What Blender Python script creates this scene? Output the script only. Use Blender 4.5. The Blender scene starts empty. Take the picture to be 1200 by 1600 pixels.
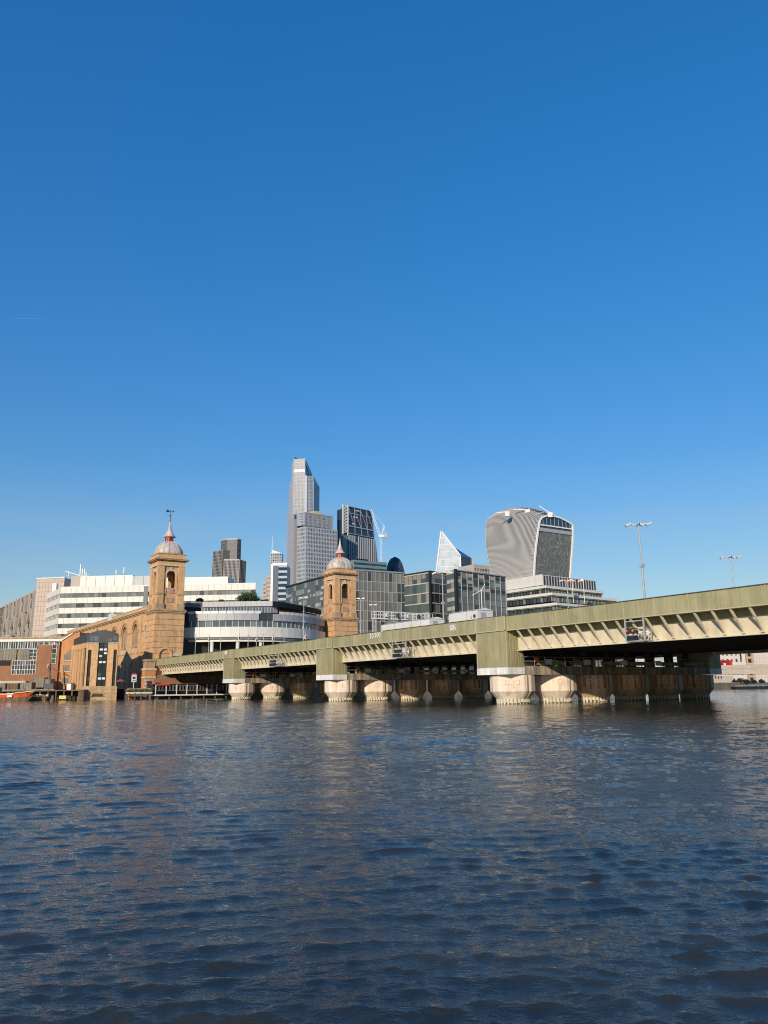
import bpy, math, random
import numpy as np
from mathutils import Matrix, Vector
random.seed(7)
rng = np.random.default_rng(11)
rad = math.radians
scene = bpy.context.scene
COL = scene.collection

# ------------------------------------------------------------ camera, sky, sun, exposure
PITCH, ROLL, CAM_H, FPX = rad(12.92), rad(0.662), 2.0, 1200.0
cam_data = bpy.data.cameras.new('camera')
cam_data.sensor_fit = 'VERTICAL'
cam_data.sensor_height = 32.0
cam_data.lens = 32.0 * FPX / 1600.0
cam_data.clip_start = 0.1
cam_data.clip_end = 20000
cam = bpy.data.objects.new('camera', cam_data)
COL.objects.link(cam)
cam.matrix_world = (Matrix.Translation((0, 0, CAM_H)) @ Matrix.Rotation(math.pi / 2 + PITCH, 4, 'X')
                    @ Matrix.Rotation(-ROLL, 4, 'Z'))
scene.camera = cam

SUN_H = Vector((-0.374, -0.927))          # horizontal direction towards the sun
SUN_EL = rad(17.5)
world = bpy.data.worlds.new('World')
scene.world = world
world.use_nodes = True
wn = world.node_tree
wn.nodes.clear()
sky = wn.nodes.new('ShaderNodeTexSky')
sky.sky_type = 'NISHITA'
sky.sun_disc = False
sky.sun_elevation = SUN_EL
sky.sun_rotation = math.atan2(SUN_H.x, SUN_H.y)
sky.altitude = 0
sky.air_density = 1.6
sky.dust_density = 0.0
sky.ozone_density = 8.0
hs = wn.nodes.new('ShaderNodeHueSaturation')
hs.inputs['Hue'].default_value = 0.516
hs.inputs['Saturation'].default_value = 1.38
hs.inputs['Value'].default_value = 1.66
ga = wn.nodes.new('ShaderNodeGamma')
ga.inputs['Gamma'].default_value = 0.65
bg = wn.nodes.new('ShaderNodeBackground')
bg.inputs['Strength'].default_value = 0.15
wo = wn.nodes.new('ShaderNodeOutputWorld')
wn.links.new(sky.outputs[0], ga.inputs['Color'])
wn.links.new(ga.outputs[0], hs.inputs['Color'])
# thin uneven haze veil low over the horizon, all the way round
tcw = wn.nodes.new('ShaderNodeTexCoord'); mpw = wn.nodes.new('ShaderNodeMapping'); mpw.inputs['Scale'].default_value = (2.2, 2.2, 16.0)
nzw = wn.nodes.new('ShaderNodeTexNoise'); nzw.inputs['Scale'].default_value = 1.6; nzw.inputs['Detail'].default_value = 6
spw = wn.nodes.new('ShaderNodeSeparateXYZ'); elw = wn.nodes.new('ShaderNodeMapRange'); elw.inputs['From Min'].default_value = 0.0; elw.inputs['From Max'].default_value = 0.28; elw.inputs['To Min'].default_value = 1.0; elw.inputs['To Max'].default_value = 0.0
new_ = wn.nodes.new('ShaderNodeMapRange'); new_.inputs['From Min'].default_value = 0.42; new_.inputs['From Max'].default_value = 0.72; new_.inputs['To Min'].default_value = 0.20; new_.inputs['To Max'].default_value = 0.55
muw = wn.nodes.new('ShaderNodeMath'); muw.operation = 'MULTIPLY'
mxw = wn.nodes.new('ShaderNodeMix'); mxw.data_type = 'RGBA'; mxw.inputs[7].default_value = (3.3, 3.55, 4.1, 1)
wn.links.new(tcw.outputs['Generated'], mpw.inputs['Vector']); wn.links.new(mpw.outputs[0], nzw.inputs['Vector']); wn.links.new(tcw.outputs['Generated'], spw.inputs[0])
wn.links.new(spw.outputs['Z'], elw.inputs['Value']); wn.links.new(nzw.outputs['Fac'], new_.inputs['Value'])
wn.links.new(elw.outputs[0], muw.inputs[0]); wn.links.new(new_.outputs[0], muw.inputs[1]); wn.links.new(muw.outputs[0], mxw.inputs[0]); wn.links.new(hs.outputs[0], mxw.inputs[6])
wn.links.new(mxw.outputs[2], bg.inputs['Color'])
wn.links.new(bg.outputs[0], wo.inputs['Surface'])

sun_data = bpy.data.lights.new('sun', 'SUN')
sun_data.energy = 4.2
sun_data.angle = rad(0.5)
sun_data.color = (1.0, 0.86, 0.68)
sun = bpy.data.objects.new('sun', sun_data)
COL.objects.link(sun)
sdir = Vector((SUN_H.x * math.cos(SUN_EL), SUN_H.y * math.cos(SUN_EL), math.sin(SUN_EL)))
sun.rotation_euler = sdir.to_track_quat('Z', 'Y').to_euler()
sun.location = sdir * 300

scene.view_settings.view_transform = 'Standard'
scene.view_settings.look = 'None'
scene.view_settings.exposure = 0.0
scene.view_settings.gamma = 1.0
scene.cycles.filter_width = 1.05
scene.cycles.use_denoising = True
scene.cycles.denoising_prefilter = 'FAST'
scene.cycles.sample_clamp_indirect = 0.0
scene.cycles.use_adaptive_sampling = False
scene.cycles.caustics_reflective = True
scene.cycles.blur_glossy = 0.5

# ------------------------------------------------------------ surveying helpers (photo pixel -> place)
_cp, _sp, _cr, _sr = math.cos(PITCH), math.sin(PITCH), math.cos(ROLL), math.sin(ROLL)
_F = Vector((0, _cp, _sp))
_R = Vector((1, 0, 0)) * _cr - Vector((0, -_sp, _cp)) * _sr
_U = Vector((0, -_sp, _cp)) * _cr + Vector((1, 0, 0)) * _sr
_C = Vector((0, 0, CAM_H))
def ray(x, y): return _F + _R * ((x - 600) / FPX) - _U * ((y - 800) / FPX)
def at(x, y, Y):
    d = ray(x, y); return _C + d * (Y / d.y)
def atz(x, y, z):
    d = ray(x, y); return _C + d * ((z - CAM_H) / d.z)

# bridge frame: local x = east across the deck, local y = north along the bridge
TH = rad(33.21)
EV = Vector((math.cos(TH), math.sin(TH), 0)); NV = Vector((-math.sin(TH), math.cos(TH), 0))
O = EV * 61.6
def loc(e, s, z=0): return O + EV * e + NV * s + Vector((0, 0, z))
def pe(x, y, e):
    d = ray(x, y); t = (O + EV * e - _C).dot(EV) / d.dot(EV); P = _C + d * t
    return (P - O).dot(NV), P.z
def ps(x, y, s):
    d = ray(x, y); t = (O + NV * s - _C).dot(NV) / d.dot(NV); P = _C + d * t
    return (P - O).dot(EV), P.z

# ------------------------------------------------------------ materials
MATS = {}
def nd(nt, typ, **kw):
    n = nt.nodes.new(typ)
    for k, v in kw.items(): setattr(n, k, v)
    return n
def mk(name, col, rough=0.75, var=0.14, scale=0.8, streak=0.0, sscale=1.6, metal=0.0, bump=0.0, bscale=6.0, dirt=None, dirt_amt=0.0, dscale=0.25):
    m = bpy.data.materials.new(name); m.use_nodes = True
    nt = m.node_tree; L = nt.links; b = nt.nodes['Principled BSDF']
    b.inputs['Roughness'].default_value = rough
    b.inputs['Metallic'].default_value = metal
    geo = nd(nt, 'ShaderNodeNewGeometry')
    n1 = nd(nt, 'ShaderNodeTexNoise'); n1.inputs['Scale'].default_value = scale; n1.inputs['Detail'].default_value = 8; n1.inputs['Roughness'].default_value = 0.7
    L.new(geo.outputs['Position'], n1.inputs['Vector'])
    mr = nd(nt, 'ShaderNodeMapRange'); mr.inputs['From Min'].default_value = 0.3; mr.inputs['From Max'].default_value = 0.7
    mr.inputs['To Min'].default_value = 1 - var; mr.inputs['To Max'].default_value = 1 + var
    L.new(n1.outputs['Fac'], mr.inputs['Value'])
    fac = mr.outputs[0]
    if streak > 0:
        mp = nd(nt, 'ShaderNodeMapping'); mp.inputs['Scale'].default_value = (sscale, sscale, sscale * 0.06)
        L.new(geo.outputs['Position'], mp.inputs['Vector'])
        n2 = nd(nt, 'ShaderNodeTexNoise'); n2.inputs['Scale'].default_value = 1.0; n2.inputs['Detail'].default_value = 6
        L.new(mp.outputs[0], n2.inputs['Vector'])
        m2 = nd(nt, 'ShaderNodeMapRange'); m2.inputs['From Min'].default_value = 0.35; m2.inputs['From Max'].default_value = 0.65
        m2.inputs['To Min'].default_value = 1 - streak; m2.inputs['To Max'].default_value = 1 + streak * 0.5
        L.new(n2.outputs['Fac'], m2.inputs['Value'])
        mu = nd(nt, 'ShaderNodeMath', operation='MULTIPLY'); L.new(fac, mu.inputs[0]); L.new(m2.outputs[0], mu.inputs[1]); fac = mu.outputs[0]
    vm = nd(nt, 'ShaderNodeVectorMath', operation='SCALE'); vm.inputs[0].default_value = col[:3]; L.new(fac, vm.inputs['Scale'])
    out = vm.outputs[0]
    if dirt:
        mp = nd(nt, 'ShaderNodeMapping'); mp.inputs['Scale'].default_value = (dscale * 3, dscale * 3, dscale)
        L.new(geo.outputs['Position'], mp.inputs['Vector'])
        n3 = nd(nt, 'ShaderNodeTexNoise'); n3.inputs['Scale'].default_value = 1.0; n3.inputs['Detail'].default_value = 9; n3.inputs['Roughness'].default_value = 0.72
        L.new(mp.outputs[0], n3.inputs['Vector'])
        m3 = nd(nt, 'ShaderNodeMapRange'); m3.inputs['From Min'].default_value = 0.5; m3.inputs['From Max'].default_value = 0.72
        m3.inputs['To Max'].default_value = dirt_amt
        L.new(n3.outputs['Fac'], m3.inputs['Value'])
        mx = nd(nt, 'ShaderNodeMix', data_type='RGBA'); L.new(m3.outputs[0], mx.inputs[0]); L.new(out, mx.inputs[6]); mx.inputs[7].default_value = (*dirt, 1)
        out = mx.outputs[2]
    L.new(out, b.inputs['Base Color'])
    if bump > 0:
        n4 = nd(nt, 'ShaderNodeTexNoise'); n4.inputs['Scale'].default_value = bscale; n4.inputs['Detail'].default_value = 5
        L.new(geo.outputs['Position'], n4.inputs['Vector'])
        bp = nd(nt, 'ShaderNodeBump'); bp.inputs['Strength'].default_value = bump; bp.inputs['Distance'].default_value = 0.05
        L.new(n4.outputs['Fac'], bp.inputs['Height']); L.new(bp.outputs[0], b.inputs['Normal'])
    MATS[name] = m
    return m
def mk_glass(name, c1, c2, c3=None, rough=0.06, tilt=0.02, p3=0.15, spec=0.8, metal=0.0):
    """window glass: UV counts panes, each pane gets its own tint, blind and slight tilt"""
    m = bpy.data.materials.new(name); m.use_nodes = True
    nt = m.node_tree; L = nt.links; b = nt.nodes['Principled BSDF']
    b.inputs['Roughness'].default_value = rough; b.inputs['Specular IOR Level'].default_value = spec; b.inputs['Metallic'].default_value = metal
    uv = nd(nt, 'ShaderNodeUVMap'); fl = nd(nt, 'ShaderNodeVectorMath', operation='FLOOR'); L.new(uv.outputs[0], fl.inputs[0])
    oi = nd(nt, 'ShaderNodeObjectInfo'); ad = nd(nt, 'ShaderNodeVectorMath', operation='ADD')
    cb = nd(nt, 'ShaderNodeCombineXYZ'); ml = nd(nt, 'ShaderNodeMath', operation='MULTIPLY'); ml.inputs[1].default_value = 91.7
    L.new(oi.outputs['Random'], ml.inputs[0]); L.new(ml.outputs[0], cb.inputs['Z'])
    L.new(fl.outputs[0], ad.inputs[0]); L.new(cb.outputs[0], ad.inputs[1])
    wnz = nd(nt, 'ShaderNodeTexWhiteNoise', noise_dimensions='3D'); L.new(ad.outputs[0], wnz.inputs['Vector'])
    mx = nd(nt, 'ShaderNodeMix', data_type='RGBA'); L.new(wnz.outputs['Value'], mx.inputs[0]); mx.inputs[6].default_value = (*c1, 1); mx.inputs[7].default_value = (*c2, 1)
    out = mx.outputs[2]
    if c3:
        sp = nd(nt, 'ShaderNodeSeparateColor'); L.new(wnz.outputs['Color'], sp.inputs[0])
        lt = nd(nt, 'ShaderNodeMath', operation='LESS_THAN'); lt.inputs[1].default_value = p3; L.new(sp.outputs[1], lt.inputs[0])
        m2 = nd(nt, 'ShaderNodeMix', data_type='RGBA'); L.new(lt.outputs[0], m2.inputs[0]); L.new(out, m2.inputs[6]); m2.inputs[7].default_value = (*c3, 1)
        out = m2.outputs[2]
    L.new(out, b.inputs['Base Color'])
    sb = nd(nt, 'ShaderNodeVectorMath', operation='SUBTRACT'); L.new(wnz.outputs['Color'], sb.inputs[0]); sb.inputs[1].default_value = (0.5, 0.5, 0.5)
    sc = nd(nt, 'ShaderNodeVectorMath', operation='SCALE'); sc.inputs['Scale'].default_value = tilt; L.new(sb.outputs[0], sc.inputs[0])
    geo = nd(nt, 'ShaderNodeNewGeometry'); a2 = nd(nt, 'ShaderNodeVectorMath', operation='ADD'); L.new(geo.outputs['Normal'], a2.inputs[0]); L.new(sc.outputs[0], a2.inputs[1])
    nm = nd(nt, 'ShaderNodeVectorMath', operation='NORMALIZE'); L.new(a2.outputs[0], nm.inputs[0]); L.new(nm.outputs[0], b.inputs['Normal'])
    MATS[name] = m
    return m

mk('olive', (0.35, 0.325, 0.18), 0.55, 0.10, 0.5, 0.17, 1.1, dirt=(0.21, 0.15, 0.08), dirt_amt=0.45)
mk('olive_trim', (0.46, 0.43, 0.28), 0.5, 0.08, 1.0)
mk('cream_steel', (0.68, 0.61, 0.45), 0.5, 0.08, 0.5, 0.10, 0.9, dirt=(0.33, 0.17, 0.07), dirt_amt=0.45, dscale=0.35)
mk('rusty', (0.36, 0.15, 0.06), 0.8, 0.3, 2.0)
mk('pier_concrete', (0.80, 0.67, 0.54), 0.85, 0.10, 0.7, 0.16, 0.9, dirt=(0.44, 0.19, 0.07), dirt_amt=0.75, bump=0.25, dscale=0.4)
mk('cap_white', (0.80, 0.77, 0.74), 0.8, 0.12, 1.2, 0.16, 1.5, dirt=(0.2, 0.15, 0.12), dirt_amt=0.5)
mk('pier_stained_bounce', (0.66, 0.47, 0.31), 0.85, 0.14, 0.7, 0.25, 0.9, dirt=(0.36, 0.15, 0.06), dirt_amt=0.8, bump=0.25, dscale=0.4)  # rust stains on a browner base that paints in warm bounced light
mk('rust_stain', (0.42, 0.22, 0.11), 0.9, 0.35, 1.6, 0.4, 2.0)
mk('grimy', (0.34, 0.28, 0.21), 0.9, 0.3, 0.8, 0.5, 1.8, dirt=(0.06, 0.05, 0.04), dirt_amt=0.8)
mk('pile', (0.62, 0.56, 0.40), 0.8, 0.2, 1.5, dirt=(0.2, 0.17, 0.08), dirt_amt=0.5)
mk('algae_dark', (0.07, 0.06, 0.035), 0.6, 0.35, 2.0)
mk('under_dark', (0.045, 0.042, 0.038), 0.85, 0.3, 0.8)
mk('mustard', (0.28, 0.25, 0.09), 0.7, 0.25, 1.0, 0.3)
mk('galv', (0.42, 0.42, 0.41), 0.5, 0.1, 1.5, metal=0.2)
mk('white_paint', (0.74, 0.73, 0.70), 0.5, 0.06, 1.0)
mk('graffiti', (0.80, 0.80, 0.80), 0.6, 0.05, 3.0)
mk('dark_metal', (0.03, 0.032, 0.034), 0.5, 0.2, 1.0)
mk('ballast', (0.16, 0.14, 0.12), 0.95, 0.3, 2.0)
mk('orange_lamp', (0.75, 0.16, 0.02), 0.4, 0.1, 4.0)
mk('brick_stock', (0.63, 0.385, 0.19), 0.9, 0.20, 1.1, 0.10, 0.9, bump=0.3, dirt=(0.22, 0.11, 0.05), dirt_amt=0.65)
mk('brick_orange', (0.56, 0.26, 0.105), 0.9, 0.14, 0.9, 0.08, 0.8, dirt=(0.3, 0.13, 0.05), dirt_amt=0.3)
mk('brick_red', (0.31, 0.145, 0.07), 0.9, 0.16, 1.0, 0.1, 1.0, dirt=(0.2, 0.08, 0.04), dirt_amt=0.4)
mk('stone_trim', (0.44, 0.31, 0.18), 0.85, 0.18, 1.2, 0.2, 1.4, dirt=(0.12, 0.08, 0.05), dirt_amt=0.6)
mk('stone_tan', (0.46, 0.31, 0.16), 0.85, 0.2, 1.0, 0.2, 1.4, dirt=(0.15, 0.09, 0.05), dirt_amt=0.6)
mk('stone_pale', (0.60, 0.50, 0.38), 0.85, 0.14, 1.2, 0.15, 1.2)
mk('lead_dome', (0.60, 0.53, 0.46), 0.55, 0.14, 0.8, 0.30, 1.6, dirt=(0.24, 0.19, 0.15), dirt_amt=0.6)
mk('red_paint', (0.62, 0.07, 0.03), 0.5, 0.1, 2.0)
mk('pink_stone', (0.55, 0.34, 0.27), 0.8, 0.1, 2.0)
mk('white_panel', (0.68, 0.655, 0.585), 0.5, 0.05, 0.35, 0.05, 0.8)
mk('white_panel_b', (0.66, 0.66, 0.64), 0.45, 0.05, 0.4, 0.04, 0.6)
mk('joint', (0.30, 0.29, 0.26), 0.8, 0.1, 1.0)
mk('grey_panel', (0.36, 0.37, 0.38), 0.45, 0.07, 0.4)
mk('roof_metal', (0.032, 0.037, 0.039), 0.55, 0.2, 0.6, 0.2, 1.0)
mk('slate', (0.014, 0.018, 0.019), 0.85, 0.2, 0.6)
mk('roof_grey', (0.20, 0.20, 0.20), 0.8, 0.2, 0.3)
mk('taupe', (0.26, 0.215, 0.17), 0.8, 0.12, 0.3)
mk('taupe_light', (0.45, 0.39, 0.33), 0.7, 0.08, 0.3)
mk('pink_tile', (0.52, 0.42, 0.35), 0.7, 0.06, 0.3)
mk('tower_metal', (0.37, 0.405, 0.45), 0.4, 0.05, 0.05)
mk('tower_grey', (0.27, 0.30, 0.35), 0.4, 0.05, 0.05)
mk('steel_dark', (0.10, 0.11, 0.115), 0.5, 0.15, 0.3)
mk('bronze', (0.14, 0.13, 0.115), 0.5, 0.12, 0.1)
mk('bronze_light', (0.42, 0.40, 0.36), 0.5, 0.1, 0.1)
mk('fin_white', (0.80, 0.78, 0.72), 0.5, 0.04, 0.05)
mk('fin_grey', (0.60, 0.58, 0.54), 0.5, 0.05, 0.05)
mk('teal', (0.16, 0.24, 0.24), 0.3, 0.1, 0.1)
mk('crane_white', (0.72, 0.71, 0.69), 0.5, 0.05, 0.2)
mk('asphalt', (0.07, 0.068, 0.065), 0.95, 0.25, 0.4)
mk('paving', (0.30, 0.27, 0.23), 0.9, 0.2, 0.3)
mk('quay_stone', (0.20, 0.16, 0.115), 0.9, 0.25, 0.6, 0.3, 1.2, dirt=(0.05, 0.045, 0.03), dirt_amt=0.8)
mk('timber', (0.19, 0.125, 0.07), 0.9, 0.25, 1.5, 0.3, 2.0)
mk('boat_orange', (0.78, 0.11, 0.02), 0.4, 0.1, 0.8)
mk('yellow_paint', (0.75, 0.50, 0.10), 0.5, 0.1, 1.0)
mk('khaki', (0.22, 0.20, 0.14), 0.7, 0.2, 0.8, 0.2)
mk('bus_red', (0.60, 0.02, 0.012), 0.3, 0.04, 1.0)
mk('rubber', (0.02, 0.02, 0.02), 0.8, 0.1, 2.0)
mk('portland', (0.55, 0.46, 0.36), 0.8, 0.08, 0.3, 0.08, 0.6)
mk('tile_white', (0.62, 0.56, 0.50), 0.6, 0.06, 0.2)
mk('red_roof', (0.42, 0.10, 0.045), 0.8, 0.2, 1.0)
mk('leaf_dark', (0.030, 0.065, 0.018), 0.6, 0.4, 0.9)
mk('leaf_black', (0.018, 0.026, 0.016), 0.7, 0.4, 0.9)
mk('leaf_mid', (0.07, 0.12, 0.03), 0.6, 0.4, 1.2)
mk('leaf_flower', (0.45, 0.30, 0.06), 0.7, 0.5, 3.0)
mk('green_fin', (0.20, 0.20, 0.12), 0.5, 0.1, 0.5)
mk_glass('glass_dark', (0.02, 0.026, 0.028), (0.07, 0.082, 0.084), (0.20, 0.20, 0.17), p3=0.2)
mk_glass('glass_green', (0.035, 0.05, 0.048), (0.10, 0.125, 0.115), (0.24, 0.24, 0.19), p3=0.22)
mk_glass('glass_grey', (0.12, 0.125, 0.115), (0.23, 0.235, 0.205), (0.05, 0.055, 0.055), rough=0.12, p3=0.2, spec=0.6)
mk_glass('glass_blue', (0.05, 0.075, 0.095), (0.11, 0.15, 0.18), (0.2, 0.2, 0.18), p3=0.08)
mk_glass('glass_pale', (0.105, 0.13, 0.175), (0.135, 0.165, 0.215), None, rough=0.3, tilt=0.01, spec=0.12)
mk_glass('glass_lav', (0.24, 0.265, 0.33), (0.31, 0.335, 0.40), None, rough=0.3, tilt=0.01, spec=0.15)
mk_glass('glass_white', (0.50, 0.56, 0.60), (0.62, 0.67, 0.70), None, rough=0.15, tilt=0.02)
mk_glass('glass_navy', (0.008, 0.022, 0.05), (0.02, 0.05, 0.095), None, rough=0.08)
mk_glass('glass_black', (0.004, 0.005, 0.006), (0.014, 0.016, 0.018), (0.05, 0.05, 0.05), p3=0.1, tilt=0.03)
mk_glass('glass_speckle', (0.11, 0.112, 0.108), (0.17, 0.172, 0.165), (0.23, 0.23, 0.22), rough=0.25, p3=0.12, spec=0.3)

# ------------------------------------------------------------ mesh helpers
def link(o, parent=None):
    COL.objects.link(o)
    if parent is not None: o.parent = parent
    return o
def thing(name, label, cat, location=(0, 0, 0), rz=0.0, group=None):
    o = bpy.data.objects.new(name, None); o.empty_display_size = 0.5
    link(o); o.location = location; o.rotation_euler = (0, 0, rz)
    o['label'] = label; o['category'] = cat
    if group: o['group'] = group
    return o
def tag(o, label, cat, group=None):
    o['label'] = label; o['category'] = cat
    if group: o['group'] = group
    return o
class MB:
    def __init__(s): s.v = []; s.f = []; s.uv = None
    def add(s, vs, fs, M=None):
        n = len(s.v)
        s.v += [tuple(M @ Vector(p)) for p in vs] if M is not None else [tuple(p) for p in vs]
        s.f += [tuple(i + n for i in f) for f in fs]
        return s
    def box(s, x0, x1, y0, y1, z0, z1, M=None):
        return s.add([(x0, y0, z0), (x1, y0, z0), (x1, y1, z0), (x0, y1, z0), (x0, y0, z1), (x1, y0, z1), (x1, y1, z1), (x0, y1, z1)],
                     [(0, 3, 2, 1), (4, 5, 6, 7), (0, 1, 5, 4), (1, 2, 6, 5), (2, 3, 7, 6), (3, 0, 4, 7)], M)
    def bar(s, a, b, w, d=None, up=(0, 0, 1)):
        a = Vector(a); b = Vector(b); d = d or w; t = (b - a)
        if t.length < 1e-6: return s
        t.normalize(); u = Vector(up)
        if abs(t.dot(u)) > 0.98: u = Vector((1, 0, 0))
        sd = t.cross(u).normalized(); u = sd.cross(t).normalized()
        q = [sd * (w / 2) * i + u * (d / 2) * j for i, j in ((-1, -1), (1, -1), (1, 1), (-1, 1))]
        return s.add([a + k for k in q] + [b + k for k in q], [(0, 1, 2, 3), (7, 6, 5, 4), (0, 4, 5, 1), (1, 5, 6, 2), (2, 6, 7, 3), (3, 7, 4, 0)])
    def prism(s, pts, z0, z1, M=None):
        n = len(pts); vs = [(x, y, z0) for x, y in pts] + [(x, y, z1) for x, y in pts]
        fs = [tuple(range(n - 1, -1, -1)), tuple(range(n, 2 * n))] + [(i, (i + 1) % n, n + (i + 1) % n, n + i) for i in range(n)]
        return s.add(vs, fs, M)
    def lathe(s, prof, n=24, c=(0, 0), sq=None, M=None):
        vs = []; m = len(prof)
        for r, z in prof:
            for k in range(n):
                a = 2 * math.pi * (k + 0.5) / n; ca, sa = math.cos(a), math.sin(a)
                q = r if not sq else r / (abs(ca) ** sq + abs(sa) ** sq) ** (1 / sq)
                vs.append((c[0] + q * ca, c[1] + q * sa, z))
        fs = [(j * n + k, j * n + (k + 1) % n, (j + 1) * n + (k + 1) % n, (j + 1) * n + k) for j in range(m - 1) for k in range(n)]
        fs.append(tuple(range(n - 1, -1, -1))); fs.append(tuple((m - 1) * n + k for k in range(n)))
        return s.add(vs, fs, M)
    def tube(s, a, b, r, n=8, r2=None):
        a = Vector(a); b = Vector(b); t = (b - a).normalized(); u = Vector((0, 0, 1)) if abs(t.z) < 0.9 else Vector((1, 0, 0))
        x = t.cross(u).normalized(); y = t.cross(x); r2 = r if r2 is None else r2
        vs = [a + (x * math.cos(2 * math.pi * k / n) + y * math.sin(2 * math.pi * k / n)) * r for k in range(n)] + \
             [b + (x * math.cos(2 * math.pi * k / n) + y * math.sin(2 * math.pi * k / n)) * r2 for k in range(n)]
        return s.add(vs, [(k, n + k, n + (k + 1) % n, (k + 1) % n) for k in range(n)] + [tuple(range(n)), tuple(range(2 * n - 1, n - 1, -1))])
    def build(s, name, mat, parent=None, smooth=False, kind=None):
        me = bpy.data.meshes.new(name); me.from_pydata(s.v, [], s.f); me.materials.append(MATS[mat] if isinstance(mat, str) else mat)
        if smooth: me.polygons.foreach_set('use_smooth', [True] * len(me.polygons))
        me.update()
        o = bpy.data.objects.new(name, me); link(o, parent)
        if kind: o['kind'] = kind
        return o
_cubes = {}
def cube(mat):
    if mat not in _cubes:
        b = MB().box(-0.5, 0.5, -0.5, 0.5, -0.5, 0.5); me = bpy.data.meshes.new('block_' + mat); me.from_pydata(b.v, [], b.f); me.materials.append(MATS[mat]); me.update()
        _cubes[mat] = me
    return _cubes[mat]
def blk(name, parent, mat, x0, x1, y0, y1, z0, z1, fr=None):
    """one block as an object of its own; shares the block mesh of its material"""
    o = bpy.data.objects.new(name, cube(mat)); link(o, parent)
    c = Vector(((x0 + x1) / 2, (y0 + y1) / 2, (z0 + z1) / 2)); a = 0.0
    if fr:
        (ax, ay), a = fr
        c = Vector((ax + c.x * math.cos(a) - c.y * math.sin(a), ay + c.x * math.sin(a) + c.y * math.cos(a), c.z))
    o.location = c; o.rotation_euler = (0, 0, a); o.scale = (abs(x1 - x0), abs(y1 - y0), abs(z1 - z0))
    return o
def frM(fr):
    if fr is None: return None
    return Matrix.Translation((fr[0][0], fr[0][1], 0)) @ Matrix.Rotation(fr[1], 4, 'Z')
def edge_frame(a, b):
    return ((a[0], a[1]), math.atan2(b[1] - a[1], b[0] - a[0])), math.hypot(b[0] - a[0], b[1] - a[1])
def quad_uv(name, parent, mat, pts, nu, nv, u0=0, v0=0):
    me = bpy.data.meshes.new(name); me.from_pydata([tuple(p) for p in pts], [], [(0, 1, 2, 3)])
    uvl = me.uv_layers.new(name='UVMap')
    for i, c in enumerate(((0, 0), (nu, 0), (nu, nv), (0, nv))): uvl.data[i].uv = (c[0] + u0, c[1] + v0)
    me.materials.append(MATS[mat]); me.update()
    o = bpy.data.objects.new(name, me); return link(o, parent)
def grid_uv(name, parent, mat, P, nu, nv, smooth=True):
    """P[j][i]: rows of points upwards; UV counts panes nu x nv"""
    m, n = len(P), len(P[0]); vs = [tuple(p) for row in P for p in row]
    fs = [(j * n + i, j * n + i + 1, (j + 1) * n + i + 1, (j + 1) * n + i) for j in range(m - 1) for i in range(n - 1)]
    me = bpy.data.meshes.new(name); me.from_pydata(vs, [], fs); uvl = me.uv_layers.new(name='UVMap')
    k = 0
    for j in range(m - 1):
        for i in range(n - 1):
            for (a, b) in ((i, j), (i + 1, j), (i + 1, j + 1), (i, j + 1)):
                uvl.data[k].uv = (a / (n - 1) * nu, b / (m - 1) * nv); k += 1
    me.materials.append(MATS[mat])
    if smooth: me.polygons.foreach_set('use_smooth', [True] * len(me.polygons))
    me.update(); o = bpy.data.objects.new(name, me); return link(o, parent)
def facade(parent, a, b, z0, z1, nb, nf, glass, band=None, mull=None, edge=None, bands_each=True, mull_each=False, cap=None):
    """glazing on the wall a->b (a is left as seen from outside) with floor bands and mullions standing proud of it"""
    fr, w = edge_frame(a, b); M = frM(fr)
    quad_uv('glazing', parent, glass, [M @ Vector(p) for p in ((0, -0.03, z0), (w, -0.03, z0), (w, -0.03, z1), (0, -0.03, z1))], nb, nf)
    fh = (z1 - z0) / nf
    if band:
        mat, frac, dep = band
        mb = MB()
        for k in range(nf):
            zb = z0 + (k + 1 - frac) * fh; zt = z0 + (k + 1) * fh
            if bands_each: blk('floor_band', parent, mat, 0.01, w - 0.01, -dep, 0.04, zb, zt, fr)
            else: mb.box(0.01, w - 0.01, -dep, 0.04, zb, zt, M)
        if mb.v: mb.build('floor_bands', mat, parent, kind='stuff')
    if mull:
        mat, mw, dep = mull; bw = w / nb; mb = MB()
        for k in range(nb + 1):
            x = min(max(k * bw, mw / 2), w - mw / 2)
            if mull_each: blk('mullion', parent, mat, x - mw / 2, x + mw / 2, -dep, 0.035, z0 + 0.01, z1 - 0.01, fr)
            else: mb.box(x - mw / 2, x + mw / 2, -dep, 0.035, z0 + 0.01, z1 - 0.01, M)
        if mb.v: mb.build('mullions', mat, parent, kind='stuff')
    if edge:
        mat, ew, dep = edge
        for x in (0, w - ew): blk('corner_trim', parent, mat, x, x + ew, -dep, 0.05, z0, z1 + 0.02, fr)
def core(parent, pts, z0, z1, mat='roof_grey', name='wall'):
    """solid body a little inside the glazing"""
    return MB().prism(pts, z0, z1).build(name, mat, parent)
def tolocal(o, P):
    v = Matrix.Rotation(-o.rotation_euler[2], 4, 'Z') @ (Vector((P[0], P[1], 0)) - Vector((o.location[0], o.location[1], 0)))
    return (v.x, v.y)

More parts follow.
